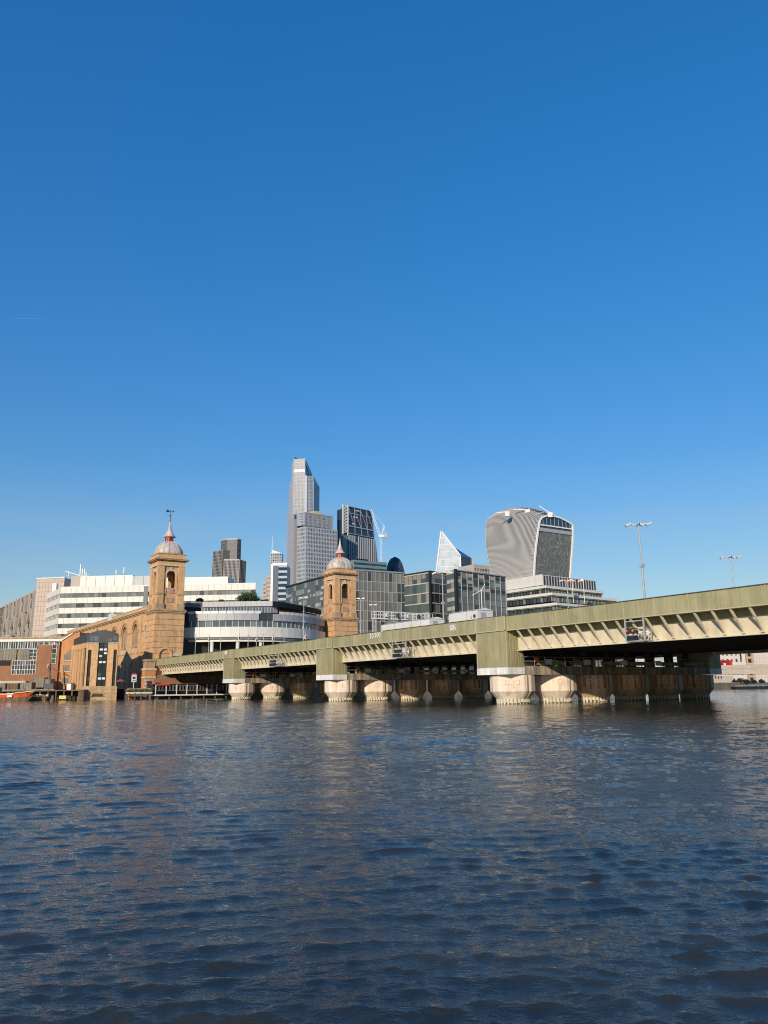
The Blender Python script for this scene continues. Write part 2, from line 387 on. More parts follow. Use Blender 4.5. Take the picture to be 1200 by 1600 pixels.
# ------------------------------------------------------------ river
def make_river():
    ax, ay = 0.0, -4.0
    ratio = 0.0032
    r0, r1 = 3.0, 520.0
    nr = int(math.log(r1 / r0) / ratio)
    rr = r0 * np.exp(np.arange(nr) * ratio)
    rr = np.concatenate([rr, r1 * np.array([1.1, 1.3, 1.7, 2.5, 4, 8, 14])])
    fine = np.arange(-40, 40.01, math.degrees(ratio) * 1.0)
    coarse = np.arange(44, 317, 4.0)
    ang = np.radians(np.concatenate([fine, coarse]))
    nf = len(fine); na = len(ang)
    Rg, Ag = np.meshgrid(rr, ang, indexing='ij')
    X = ax + Rg * np.sin(Ag); Y = ay + Rg * np.cos(Ag)
    cell = Rg * ratio
    wind = math.radians(-83)          # waves travel along this direction
    # slow patches where the breeze bites more or less
    patch = np.zeros_like(X)
    for k in range(10):
        lam = rng.uniform(5, 40); a = rng.uniform(0, 2 * math.pi); ph = rng.uniform(0, 6.28)
        patch += np.sin((0.6 * X * math.cos(a) + Y * math.sin(a)) * 2 * math.pi / lam + ph)
    patch = np.clip(0.98 + 0.42 * patch / 2.2, 0.30, 1.45)
    # three families of waves: swell, chop and ripples; crests sharpened, troughs flattened
    bands = [[np.zeros_like(X), np.zeros_like(X), np.zeros_like(X), 0.0] for _ in range(3)]
    for bi, (l0, l1, n, slope0, spread) in enumerate(((0.6, 3.2, 34, 0.0085, 0.35), (0.15, 0.48, 70, 0.0300, 0.27), (0.055, 0.15, 80, 0.0360, 0.42))):
        for lam in np.exp(rng.uniform(math.log(l0), math.log(l1), n)):
            a = wind + rng.normal(0, spread) + (rad(-34) if rng.random() < 0.25 else 0)
            k = 2 * math.pi / lam
            amp = slope0 * rng.uniform(0.6, 1.35) / k
            arg = k * math.cos(a) * X + k * math.sin(a) * Y + rng.uniform(0, 2 * math.pi)
            A = amp * np.clip((lam / cell - 2.2) / 1.8, 0, 1)
            s_, c_ = np.sin(arg), np.cos(arg)
            B = bands[bi]; B[0] += A * s_; B[1] += A * math.cos(a) * c_; B[2] += A * math.sin(a) * c_; B[3] += amp * amp / 2
    Z = np.zeros_like(X); DX = np.zeros_like(X); DY = np.zeros_like(X)
    for bi, q in enumerate((1.0, 1.5, 1.1)):
        z, dx, dy, v = bands[bi]; w = patch if bi else 1.0
        Z += w * z; DX += w * q * dx; DY += w * q * dy
    edge = np.ones(na); edge[nf:] = 0.4; edge[:3] = 0.4; edge[nf - 3:nf] = 0.4
    far = np.clip((600 - Rg) / 300, 0, 1)
    Z *= edge[None, :] * far; DX *= edge[None, :] * far; DY *= edge[None, :] * far
    co = np.stack([X + DX, Y + DY, Z], -1).reshape(-1, 3)
    n = len(rr)
    i = np.arange(n - 1)[:, None]; j = np.arange(na)[None, :]
    jn = (j + 1) % na
    q = np.stack([i * na + j, i * na + jn, (i + 1) * na + jn, (i + 1) * na + j], -1).reshape(-1, 4)
    # close the middle
    q = q[:, ::-1]
    me = bpy.data.meshes.new('river')
    nv = len(co) + 1
    me.vertices.add(nv); me.vertices.foreach_set('co', np.concatenate([co, [[ax, ay, 0.0]]]).ravel().astype(np.float32))
    tri = np.stack([np.full(na, nv - 1), (np.arange(na) + 1) % na, np.arange(na)], -1)
    loops = np.concatenate([q.ravel(), tri.ravel()]).astype(np.int32)
    nq = len(q); nt_ = len(tri)
    me.loops.add(len(loops)); me.loops.foreach_set('vertex_index', loops)
    me.polygons.add(nq + nt_)
    starts = np.concatenate([np.arange(nq) * 4, nq * 4 + np.arange(nt_) * 3]).astype(np.int32)
    me.polygons.foreach_set('loop_start', starts)
    me.update(calc_edges=True); me.validate()
    me.polygons.foreach_set('use_smooth', [True] * len(me.polygons))
    m = bpy.data.materials.new('river_water'); m.use_nodes = True
    nt = m.node_tree; L = nt.links; b = nt.nodes['Principled BSDF']
    geo = nd(nt, 'ShaderNodeNewGeometry')
    n0 = nd(nt, 'ShaderNodeTexNoise'); n0.inputs['Scale'].default_value = 0.55; n0.inputs['Detail'].default_value = 9; n0.inputs['Roughness'].default_value = 0.66
    mp0 = nd(nt, 'ShaderNodeMapping'); mp0.inputs['Scale'].default_value = (0.45, 1.0, 1.0); mp0.inputs['Rotation'].default_value = (0, 0, rad(8)); L.new(geo.outputs['Position'], mp0.inputs['Vector']); L.new(mp0.outputs[0], n0.inputs['Vector'])
    mx = nd(nt, 'ShaderNodeMix', data_type='RGBA'); mx.inputs[6].default_value = (0.019, 0.025, 0.026, 1); mx.inputs[7].default_value = (0.052, 0.050, 0.040, 1)
    mr0 = nd(nt, 'ShaderNodeMapRange'); mr0.inputs['From Min'].default_value = 0.42; mr0.inputs['From Max'].default_value = 0.72
    L.new(n0.outputs['Fac'], mr0.inputs['Value']); L.new(mr0.outputs[0], mx.inputs[0]); L.new(mx.outputs[2], b.inputs['Base Color'])
    b.inputs['IOR'].default_value = 1.33; b.inputs['Roughness'].default_value = 0.03
    # small ripples: two stretched noises
    last = None
    for sc, st, dist in ((16.0, 0.5, 0.010), (38.0, 0.5, 0.004)):
        mp = nd(nt, 'ShaderNodeMapping'); mp.inputs['Rotation'].default_value = (0, 0, rad(-10)); mp.inputs['Scale'].default_value = (sc * 0.5, sc, sc)
        L.new(geo.outputs['Position'], mp.inputs['Vector'])
        nz = nd(nt, 'ShaderNodeTexNoise'); nz.inputs['Scale'].default_value = 1.0; nz.inputs['Detail'].default_value = 4; nz.inputs['Roughness'].default_value = 0.6
        L.new(mp.outputs[0], nz.inputs['Vector'])
        bp = nd(nt, 'ShaderNodeBump'); bp.inputs['Strength'].default_value = st; bp.inputs['Distance'].default_value = dist * 3
        L.new(nz.outputs['Fac'], bp.inputs['Height'])
        if last: L.new(last.outputs[0], bp.inputs['Normal'])
        last = bp
    L.new(last.outputs[0], b.inputs['Normal'])
    me.materials.append(m)
    o = bpy.data.objects.new('river', me); link(o); o['kind'] = 'structure'
make_river()

# ------------------------------------------------------------ north bank
QS = 199.0
gm = MB().prism([(-900, 197.6), (-83, 197.6), (-80, 209)] + [(p.x, p.y) for p in (loc(-8, 206), loc(-8, QS + 0.6), loc(420, QS + 0.6), loc(420, 4200), loc(-2500, 4200))], -3, 2.55)
g = gm.build('bank_ground', 'asphalt'); g['kind'] = 'structure'

# ------------------------------------------------------------ railway bridge
PIERS = [71.0, 112.35, 153.7]
PIERS_ALL = [-11.7, 29.65] + PIERS
S0, S1 = -60.0, 204.0
ZT, ZB, ZW, DECKW = 10.1, 8.48, 6.11, 41.0
br = thing('railway_bridge', 'olive green steel railway bridge on rows of concrete columns across the river', 'bridge', O, TH)
def corrugated(s0, s1, x_out, side):
    """vertical ribbed sheet between s0 and s1"""
    mb = MB(); n = max(2, int(round((s1 - s0) / 0.46))); p = (s1 - s0) / n
    prof = []
    for k in range(n):
        a = s0 + k * p
        prof += [(a, 0.0), (a + p * 0.12, -0.055), (a + p * 0.5, -0.055), (a + p * 0.62, 0.0)]
    prof.append((s1, 0.0))
    return prof
def fascia(s0, s1, east, z0=ZB, z1=ZT, name='parapet_fascia', mat='olive', x0=0.0):
    prof = corrugated(s0, s1, 0, 0); mb = MB()
    sx = -1 if not east else 1; base = x0 if not east else DECKW - x0
    vs = []
    for s, d in prof: vs.append((base - sx * d * -1, s, z0)); vs.append((base - sx * d * -1, s, z1))
    fs = [(2 * i, 2 * i + 2, 2 * i + 3, 2 * i + 1) if east else (2 * i, 2 * i + 1, 2 * i + 3, 2 * i + 2) for i in range(len(prof) - 1)]
    mb.add(vs, fs)
    mb.box(*(sorted((base - sx * 0.01, base - sx * 0.16))), s0, s1, z0 + 0.002, z1 - 0.002)
    return mb.build(name, mat, br)
edges = [S0] + [q for p in PIERS_ALL for q in (p - 2.75, p + 2.75)] + [S1]
for i in range(0, len(edges), 2):
    a, b = edges[i], edges[i + 1]
    for east in (False, True):
        fascia(a + 0.06, b - 0.06, east)
        xo, xi = (-0.09, 0.2) if not east else (DECKW - 0.2, DECKW + 0.09)
        for jj in range(1, int((b - a) / 3.7)): blk('fascia_joint', br, 'olive_trim', *((-0.085, -0.056) if not east else (DECKW + 0.056, DECKW + 0.085)), a + jj * 3.7, a + jj * 3.7 + 0.06, ZB + 0.01, ZT - 0.01)
        blk('parapet_coping', br, 'steel_dark', xo - 0.02, xi + 0.02, a + 0.06, b - 0.06, ZT + 0.002, ZT + 0.07)
        blk('fascia_lip', br, 'olive_trim', xo, xi, a + 0.06, b - 0.06, ZB - 0.10, ZB - 0.003)
        # cantilever soffit and girder
        x0, x1 = (0.205, 1.78) if not east else (DECKW - 1.78, DECKW - 0.205)
        blk('walkway_soffit', br, 'olive', x0, x1, a, b, ZB - 0.02, ZB + 0.08)
        gx0, gx1 = (1.8, 1.9) if not east else (DECKW - 1.9, DECKW - 1.8)
        blk('girder_web', br, 'cream_steel', gx0, gx1, a, b, ZW + 0.08, 9.0)
        blk('girder_shade_strip', br, 'olive', gx0 - 0.03, gx1 + 0.03, a, b, 7.78, ZB - 0.025)  # olive strip paints the walkway overhang's shade onto the cream web
        blk('girder_flange', br, 'cream_steel', gx0 - 0.22, gx1 + 0.25, a, b, ZW, ZW + 0.078)
# brackets: tapering plates with a face flange, one object each, shared mesh
bm = MB()
bm.bar((0.10, 0, ZB - 0.14), (1.76, 0, 6.42), 0.20, 0.16, up=(0, 1, 0))
bm.box(1.60, 1.79, -0.13, 0.13, 6.30, 6.46)
bme = bpy.data.meshes.new('bracket'); bme.from_pydata(bm.v, [], bm.f); bme.materials.append(MATS['cream_steel']); bme.update()
for i in range(0, len(edges), 2):
    a, b = edges[i], edges[i + 1]
    if b < 10: continue
    n = int(round((b - a) / 1.82)) if i < len(edges) - 2 else int((b - a) / 1.86)
    for k in range(1, n):
        s = a + (b - a) * k / n
        o = bpy.data.objects.new('bracket', bme); link(o, br); o.location = (0, s, 0)
# deck and inner girders
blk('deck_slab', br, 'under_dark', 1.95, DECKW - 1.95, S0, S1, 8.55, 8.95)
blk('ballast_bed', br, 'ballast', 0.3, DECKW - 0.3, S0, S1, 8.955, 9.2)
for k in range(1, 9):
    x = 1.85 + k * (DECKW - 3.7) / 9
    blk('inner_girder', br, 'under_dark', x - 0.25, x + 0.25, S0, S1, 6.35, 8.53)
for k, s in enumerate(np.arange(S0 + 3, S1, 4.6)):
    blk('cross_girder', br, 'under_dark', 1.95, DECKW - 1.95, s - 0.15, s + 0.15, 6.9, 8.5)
# pier tops and columns
pile_prof = MB(); 
for k in range(26):
    a = 2 * math.pi * k / 26
    pile_prof.lathe([(0.20, -2.5), (0.20, 0.62)], 7, (1.82 * math.cos(a), 1.82 * math.sin(a)))
pile_me = bpy.data.meshes.new('pile_ring'); pile_me.from_pydata(pile_prof.v, [], pile_prof.f); pile_me.materials.append(MATS['pile']); pile_me.update()
td = MB(); rt = random.Random(4)
for k in range(26):
    a = 2 * math.pi * k / 26
    td.lathe([(0.215, -2.5), (0.215, 0.10 + rt.random() * 0.16)], 7, (1.82 * math.cos(a), 1.82 * math.sin(a)))
tide_me = bpy.data.meshes.new('tide_mark'); tide_me.from_pydata(td.v, [], td.f); tide_me.materials.append(MATS['algae_dark']); tide_me.update()
cm = MB().lathe([(1.72, -2.4), (1.72, 0.5), (1.98, 0.58)], 16).lathe([(1.98, 0.58), (2.72, 1.46)], 16).lathe([(2.72, 1.46), (2.72, 3.33)], 16)
col_me = bpy.data.meshes.new('column'); col_me.from_pydata(cm.v, [], cm.f); col_me.materials.append(MATS['pier_concrete']); col_me.update()
col_me2 = col_me.copy(); col_me2.materials[0] = MATS['pier_stained_bounce']  # inner columns: browner copy, under-deck bounce light put into its colour
sm = MB()      # joint strip down the side of a column
sm.box(2.69, 2.76, -0.07, 0.07, 1.46, 3.3)
sm.add([(2.70, -0.07, 1.47), (2.75, -0.07, 1.46), (2.02, -0.07, 0.56), (1.97, -0.07, 0.6), (2.70, 0.07, 1.47), (2.75, 0.07, 1.46), (2.02, 0.07, 0.56), (1.97, 0.07, 0.6)],
       [(0, 1, 2, 3), (7, 6, 5, 4), (0, 4, 5, 1), (1, 5, 6, 2), (2, 6, 7, 3)])
strip_me = bpy.data.meshes.new('joint_strip'); strip_me.from_pydata(sm.v, [], sm.f); strip_me.materials.append(MATS['grimy']); strip_me.update()
for ip, p in enumerate(PIERS_ALL):
    for east in (False, True):
        X = lambda a: a if not east else DECKW - a
        def bx(name, mat, xa, xb, *r): return blk(name, br, mat, min(X(xa), X(xb)), max(X(xa), X(xb)), *r)
        # upper band over the pier, a little proud
        bx('pier_band', 'olive', -0.10, 1.9, p - 2.7, p + 2.7, ZB + 0.02, ZT + 0.05)
        bx('band_coping', 'steel_dark', -0.14, 1.94, p - 2.74, p + 2.74, ZT + 0.052, ZT + 0.11)
        bx('band_trim', 'olive_trim', -0.16, -0.103, p - 2.74, p - 2.55, ZB, ZT + 0.04)
        bx('band_trim', 'olive_trim', -0.16, -0.103, p + 2.55, p + 2.74, ZB, ZT + 0.04)
        bx('band_trim', 'olive_trim', -0.17, -0.103, p - 2.54, p + 2.54, ZB - 0.06, ZB + 0.06)
        bx('band_trim', 'olive_trim', -0.155, -0.103, p - 1.35, p - 1.2, ZB + 0.07, ZT + 0.04) if not east else None
        # casing: solid box dressed with ribbed sheets
        bx('pier_casing', 'olive', 0.03, 2.6, p - 2.66, p + 2.66, 4.27, ZB - 0.07)
        if not east:
            mb = MB(); n = 13
            for k in range(n):
                s = p - 2.62 + k * 5.24 / n
                mb.box(-0.035, 0.035, s, s + 5.24 / n * 0.62, 4.30, ZB - 0.075)
            mb.build('casing_sheet', 'olive', br)
        mb = MB(); n = 6
        for k in range(n):
            xx = 0.1 + k * 2.45 / n
            mb.box(min(X(xx), X(xx + 0.24)), max(X(xx), X(xx + 0.24)), p - 2.71, p - 2.655, 4.30, ZB - 0.075)
        mb.build('casing_sheet', 'olive', br)
        bx('casing_corner', 'olive_trim', -0.045, 0.06, p - 2.73, p - 2.63, 4.28, ZB - 0.072)
        bx('casing_corner', 'olive_trim', -0.045, 0.06, p + 2.63, p + 2.73, 4.28, ZB - 0.072)
        bx('casing_foot', 'olive_trim', -0.05, 2.63, p - 2.72, p + 2.72, 4.2, 4.275)
        # pale cap blocks with open joints
        for a, b in ((-2.74, -0.45), (-0.40, 1.1), (1.13, 2.74)):
            bx('cap_block', 'cap_white', -0.06, 2.66, p + a, p + b, 3.40, 4.195)
    blk('crosshead', br, 'grimy', 2.68, DECKW - 2.68, p - 2.62, p + 2.62, 3.36, 4.38)
    # bearings and short steel stools on the crosshead
    for k in range(10):
        x = 1.85 + k * (DECKW - 3.7) / 9
        if k in (0, 9): continue
        for ds in (-1.3, 1.3): blk('bearing', br, 'under_dark', x - 0.3, x + 0.3, p + ds - 0.3, p + ds + 0.3, 4.382, 6.345)
    for k in range(6):
        xa = 5.2 + k * 5.6
        blk('distribution_beam', br, 'mustard', xa, xa + 4.3, p - 2.45, p - 2.1, 4.55, 5.05)
        for j in range(8): blk('beam_stiffener', br, 'mustard', xa + 0.2 + j * 0.55, xa + 0.28 + j * 0.55, p - 2.53, p - 2.452, 4.38, 5.0)
    mb = MB()      # maintenance rail along the south side
    for zz in (4.95, 5.45): mb.tube((2.7, p - 2.55, zz), (DECKW - 2.7, p - 2.55, zz), 0.035, 6)
    for k in range(22): mb.tube((2.75 + k * 1.69, p - 2.55, 4.38), (2.75 + k * 1.69, p - 2.55, 5.45), 0.03, 6)
    mb.build('maintenance_rail', 'galv', br)
    for x in (6.2, 12.9, 19.8, 26.6): blk('inspection_panel', br, 'white_paint', x, x + 1.1, p - 2.66, p - 2.6, 4.55, 5.2)
    blk('notice_board', br, 'orange_lamp', 4.5, 5.1, p - 2.66, p - 2.6, 4.9, 5.35)
    for k in range(6):
        x = 3.1 + 7.0 * k
        c = bpy.data.objects.new('column', col_me if k < 2 else col_me2); link(c, br); c.location = (x, p, 0)
        o = bpy.data.objects.new('pile_ring', pile_me); link(o, c)
        if k >= 2:
            for a in (199, 216, 236, 254):
                q = bpy.data.objects.new('rust_streak', cube('rust_stain')); link(q, c); A = rad(a)
                q.location = (2.69 * math.cos(A), 2.69 * math.sin(A), 2.42 + 0.07 * ((a * k) % 3)); q.rotation_euler = (0, 0, A); q.scale = (0.10, 0.22 + 0.06 * ((a * 3 + k * 5 + ip) % 4), 1.75 - 0.14 * ((a * k) % 3))
        o = bpy.data.objects.new('tide_mark', tide_me); link(o, c); o.rotation_euler = (0, 0, x)
        for a in (90, 268):
            o = bpy.data.objects.new('joint_strip', strip_me); link(o, c); o.rotation_euler = (0, 0, rad(a))
        for a in (214, 238):          # small square recess frames facing the river
            A = rad(a)
            for dx, dz, w, hh in ((0, 0.24, 0.56, 0.06), (0, -0.24, 0.56, 0.06), (-0.25, 0, 0.06, 0.42), (0.25, 0, 0.06, 0.42)):
                q = bpy.data.objects.new('recess_frame', cube('pier_concrete')); link(q, c)
                q.location = (2.72 * math.cos(A) - dx * math.sin(A), 2.72 * math.sin(A) + dx * math.cos(A), 2.55 + dz)
                q.rotation_euler = (0, 0, A); q.scale = (0.12, w, hh)
# painted lettering on the fascia
def strokes(pts_list, s_left, z_base, size, width):
    mb = MB()
    for pl in pts_list:
        for (x0, y0), (x1, y1) in zip(pl[:-1], pl[1:]):
            mb.bar((-0.075, s_left - x0 * size, z_base + y0 * size), (-0.075, s_left - x1 * size, z_base + y1 * size), width, 0.02, up=(1, 0, 0))
    return mb
Bp = [[(0, 0), (0.02, 1), (0.35, 0.95), (0.42, 0.75), (0.05, 0.52), (0.45, 0.4), (0.45, 0.15), (0, 0)]]
Ap = [[(0.6, 0.0), (0.8, 1.0), (0.98, 0.9), (1.05, 0.0)], [(0.66, 0.45), (1.02, 0.42)]]
Sp = [[(1.62, 1.0), (1.25, 0.95), (1.22, 0.6), (1.55, 0.52), (1.6, 0.15), (1.2, 0.0)]]
strokes(Bp + Ap + Sp, 78.75, 9.1, 0.68, 0.11).build('painted_letters', 'graffiti', br)
def oval(cx, cy, rx, ry): return [(cx + rx * math.cos(t * 0.7854), cy + ry * math.sin(t * 0.7854)) for t in range(9)]
num = [[(0.0, 0.0), (0.5, 0.05)], [(0.08, 0.7), (0.3, 0.95), (0.22, 0.0)], oval(0.95, 0.45, 0.28, 0.4), [(1.45, 0.95), (1.5, 0.8)],
       [(1.6, 0.85), (2.15, 0.85), (1.85, 0.0)], oval(2.6, 0.5, 0.27, 0.36), oval(3.25, 0.5, 0.27, 0.36), [(3.75, 1.0), (4.4, 1.02)]]
strokes(num, 98.2, 9.25, 0.80, 0.12).build('painted_numbers', 'graffiti', br)
blk('number_plate', br, 'white_paint', -0.20, -0.165, 154.4, 155.5, 9.25, 9.95)

# inspection cages / signal gear hung on the west girder
def signal_cage(s, wide, label, lamps):
    t = thing('signal_cage', label, 'signal cage', loc(0, s), TH, 'steel cages hung on the bridge side')
    mb = MB()
    for ds in (0, wide):
        mb.bar((-0.02, ds, 6.15), (-0.02, ds, ZB + 0.25), 0.14); mb.bar((1.0, ds, 6.2), (1.0, ds, 7.6), 0.08)
        for z in (6.2, 7.3): mb.bar((-0.02, ds, z), (1.3, ds, z), 0.07)
    for z in (6.2, 6.75, 7.3): mb.bar((-0.02, 0, z), (-0.02, wide, z), 0.07)
    mb.bar((-0.02, 0, 8.1), (-0.02, wide, 8.1), 0.1)
    mb.build('frame', 'galv', t)
    MB().box(0.0, 1.2, 0, wide, 6.10, 6.17).build('floor_grid', 'galv', t)
    rnd = random.Random(int(s))
    hs_ = MB()
    for k in range(7):      # coils of cable
        c = Vector((0.2 + rnd.random() * 0.4, wide * 0.1 + rnd.random() * wide * 0.35, 6.5 + rnd.random() * 0.5)); r = 0.25 + rnd.random() * 0.3
        pts = [c + Vector((0.05 * q, r * math.cos(q), r * math.sin(q) * 0.8)) for q in np.linspace(0, 5.4, 9)]
        for p0, p1 in zip(pts[:-1], pts[1:]): hs_.tube(p0, p1, 0.05, 5)
    hs_.build('cable_coil', 'cap_white', t)
    b = MB().box(-0.05, 0.5, wide * 0.55, wide - 0.08, 6.25, 6.75).build('equipment_box', 'slate', t)
    if lamps:
        MB().box(-0.08, 0.4, wide * 0.5, wide + 0.02, 6.95, 7.45).build('lamp_housing', 'dark_metal', t)
        for ds in (0.58, 0.92):
            q = MB().tube((-0.08, wide * ds, 7.2), (-0.16, wide * ds, 7.2), 0.13, 10).build('signal_lamp', 'orange_lamp', t)
    else: MB().box(-0.05, 0.4, wide * 0.5, wide * 0.9, 6.85, 7.35).build('lamp_housing', 'dark_metal', t)
signal_cage(48.7, 2.2, 'steel signal cage with two orange lamps under the right end of the bridge parapet', True)
signal_cage(88.9, 3.4, 'steel cage with cables on the bridge girder between the second and third pier', False)
signal_cage(129.6, 4.0, 'smallest looking steel cage on the bridge girder between the two left piers', False)

# ------------------------------------------------------------ arches
def arch_panel(mb, w, z0, z1, ow, sill, spring, y0, y1, M=None, n=14, cx=0.0):
    """wall panel x -w/2..w/2, y0 (outer) .. y1 (inner) with a round headed opening"""
    mb.box(-w / 2, cx - ow, y0, y1, z0, z1, M); mb.box(cx + ow, w / 2, y0, y1, z0, z1, M)
    if sill > z0 + 0.01: mb.box(cx - ow, cx + ow, y0, y1, z0, sill, M)
    P = [(cx + ow * math.cos(math.pi * k / n), spring + ow * math.sin(math.pi * k / n)) for k in range(n + 1)]
    for (xa, za), (xb, zb) in zip(P[:-1], P[1:]):
        vs = [(xa, y0, za), (xb, y0, zb), (xb, y0, z1), (xa, y0, z1), (xa, y1, za), (xb, y1, zb), (xb, y1, z1), (xa, y1, z1)]
        mb.add(vs, [(0, 3, 2, 1), (4, 5, 6, 7), (0, 1, 5, 4), (2, 3, 7, 6)], M)
    return mb
def arch_ring(mb, cx, spring, r0, r1, y0, y1, M=None, n=14, a0=0.0, a1=math.pi):
    for k in range(n):
        t0 = a0 + (a1 - a0) * k / n; t1 = a0 + (a1 - a0) * (k + 1) / n
        q = [(r0, t0), (r1, t0), (r1, t1), (r0, t1)]
        vs = [(cx + r * math.cos(t), y, spring + r * math.sin(t)) for y in (y0, y1) for r, t in q]
        mb.add(vs, [(0, 3, 2, 1), (4, 5, 6, 7), (1, 2, 6, 5), (3, 0, 4, 7), (0, 1, 5, 4), (2, 3, 7, 6)], M)
    return mb
RQ = [Matrix.Rotation(k * math.pi / 2, 4, 'Z') for k in range(4)]

# ------------------------------------------------------------ the two station towers
def station_tower(ec, sc, label, vane):
    t = thing('station_tower', label, 'tower', loc(ec, sc), TH, 'twin brick station towers')
    blk('wall', t, 'stone_trim', -3.93, 3.93, -3.93, 3.93, -1.0, 23.2)
    z = 1.2; k = 0
    while z < 22.6:
        z2 = min(z + 1.52, 22.75)
        blk('brick_course', t, 'brick_stock', -4.08, 4.08, -4.08, 4.08, z, z2 - 0.13); z += 1.52; k += 1
    # niche arch low on the river face, impost blocks
    mb = MB(); arch_ring(mb, -0.9, 11.4, 1.55, 2.0, -4.5, -4.05); mb.box(-2.9, -2.45, -4.5, -4.05, 8.5, 11.4); mb.box(0.65, 1.1, -4.5, -4.05, 8.5, 11.4)
    mb.build('niche_arch', 'brick_stock', t)
    blk('impost_stone', t, 'stone_pale', 1.3, 3.6, -4.6, -4.05, 11.1, 11.9)
    # belt cornice
    for z0, z1, r in ((22.75, 23.15, 4.3), (23.15, 23.45, 4.5), (23.45, 23.75, 4.2)): blk('belt_course', t, 'stone_trim', -r, r, -r, r, z0, z1)
    # belfry: corner piers and recessed arched panels
    for sx in (-1, 1):
        for sy in (-1, 1):
            x0, x1 = sorted((sx * 3.75, sx * 1.95)); y0, y1 = sorted((sy * 3.75, sy * 1.95))
            blk('corner_pier', t, 'brick_stock', x0, x1, y0, y1, 25.2, 35.6)
            x0, x1 = sorted((sx * 3.95, sx * 1.8)); y0, y1 = sorted((sy * 3.95, sy * 1.8))
            blk('pier_plinth', t, 'stone_trim', x0, x1, y0, y1, 23.75, 25.2)
            x0, x1 = sorted((sx * 3.88, sx * 1.87)); y0, y1 = sorted((sy * 3.88, sy * 1.87))
            blk('pier_band', t, 'stone_trim', x0, x1, y0, y1, 27.6, 28.1)
    for q, M in enumerate(RQ):
        mb = MB(); arch_panel(mb, 3.9, 23.75, 35.6, 1.28, 28.0, 33.1, -3.35, -2.75, M); mb.build('arch_wall', 'brick_stock', t)
        mb = MB(); arch_ring(mb, 0, 33.1, 1.28, 1.72, -3.52, -3.345, M); mb.build('arch_moulding', 'stone_pale', t)
        for x in (-1.5, 1.5): 
            b = MB().box(x - 0.24, x + 0.24, -3.5, -3.345, 28.1, 33.1, M).build('jamb', 'brick_stock', t)
        MB().box(-0.22, 0.22, -3.62, -3.345, 34.2, 35.4, M).build('keystone', 'stone_pale', t)
        bal = MB()
        for k in range(7): bal.box(-1.1 + k * 0.335, -0.93 + k * 0.335, -3.3, -3.1, 28.1, 29.35, M)
        bal.box(-1.27, 1.27, -3.36, -3.0, 29.35, 29.6, M); bal.build('balustrade', 'pink_stone', t)
        MB().box(-1.0, 1.0, -3.48, -3.345, 25.6, 26.9, M).build('apron_panel', 'stone_trim', t)
        den = MB()
        for k in range(9): den.box(-1.75 + k * 0.4, -1.55 + k * 0.4, -3.85, -3.5, 35.62, 36.0, M)
        den.build('dentils', 'stone_pale', t)
    blk('belfry_floor', t, 'grimy', -2.7, 2.7, -2.7, 2.7, 27.4, 27.9)
    blk('entablature', t, 'brick_stock', -3.72, 3.72, -3.72, 3.72, 36.02, 37.0)
    blk('string_course', t, 'stone_pale', -3.9, 3.9, -3.9, 3.9, 35.62, 36.02)
    for z0, z1, r in ((37.0, 37.22, 4.15), (37.22, 37.5, 4.55), (37.5, 37.62, 4.7)): blk('cornice', t, 'stone_trim', -r, r, -r, r, z0, z1)
    blk('attic', t, 'brick_stock', -3.85, 3.85, -3.85, 3.85, 37.62, 38.9)
    blk('attic_coping', t, 'stone_trim', -4.0, 4.0, -4.0, 4.0, 38.9, 39.08)
    prof = [(3.72 * math.cos(a) ** 0.92, 39.08 + 4.1 * math.sin(a)) for a in np.linspace(0, 1.27, 12)]
    prof = [(r if i else 3.72, z) for i, (r, z) in enumerate(prof)]
    dome = MB().lathe(prof, 48, sq=3.2).build('dome', 'lead_dome', t, smooth=True)
    rib = MB()
    for k in range(16):
        a = 2 * math.pi * (k + 0.25) / 16; ca, sa = math.cos(a), math.sin(a); f = 1 / (abs(ca) ** 3.2 + abs(sa) ** 3.2) ** (1 / 3.2)
        for (r0, z0), (r1, z1) in zip(prof[:-1], prof[1:]): rib.bar((r0 * f * ca, r0 * f * sa, z0 + 0.02), (r1 * f * ca, r1 * f * sa, z1 + 0.02), 0.12, 0.12)
    rib.build('dome_ribs', 'lead_dome', t)
    zt = prof[-1][1]
    MB().lathe([(1.3, zt - 0.1), (1.3, zt + 0.15), (1.12, zt + 0.16), (1.05, zt + 1.2), (1.3, zt + 1.25), (1.3, zt + 1.4)], 8).build('lantern', 'red_paint', t)
    for k in range(8):
        a = 2 * math.pi * k / 8
        M = Matrix.Rotation(a, 4, 'Z'); MB().box(0.98, 1.14, -0.2, 0.2, zt + 0.35, zt + 1.0, M).build('lantern_opening', 'dark_metal', t)
    sp = MB().lathe([(1.75, zt + 1.38), (1.72, zt + 1.5), (1.2, zt + 2.1), (0.75, zt + 3.0), (0.42, zt + 4.1), (0.24, zt + 5.4), (0.3, zt + 5.5), (0.12, zt + 5.75)], 16)
    sp.build('spire', 'lead_dome', t, smooth=True)
    if vane:
        m = MB().tube((0, 0, zt + 5.7), (0, 0, zt + 9.4), 0.11, 8, 0.06)
        m.bar((-0.8, 0, zt + 7.6), (0.8, 0, zt + 7.6), 0.07); m.bar((0, -0.8, zt + 7.6), (0, 0.8, zt + 7.6), 0.07)
        m.bar((-0.9, 0.2, zt + 8.9), (0.95, -0.2, zt + 8.9), 0.1); m.bar((-0.9, 0.2, zt + 8.6), (-0.9, 0.2, zt + 9.35), 0.14, 0.5); m.bar((-0.6, 0.14, zt + 8.7), (-0.6, 0.14, zt + 9.2), 0.12, 0.4)
        m.bar((0.6, -0.13, zt + 8.65), (0.95, -0.2, zt + 8.95), 0.12); m.bar((0.6, -0.13, zt + 9.2), (0.95, -0.2, zt + 8.95), 0.12)
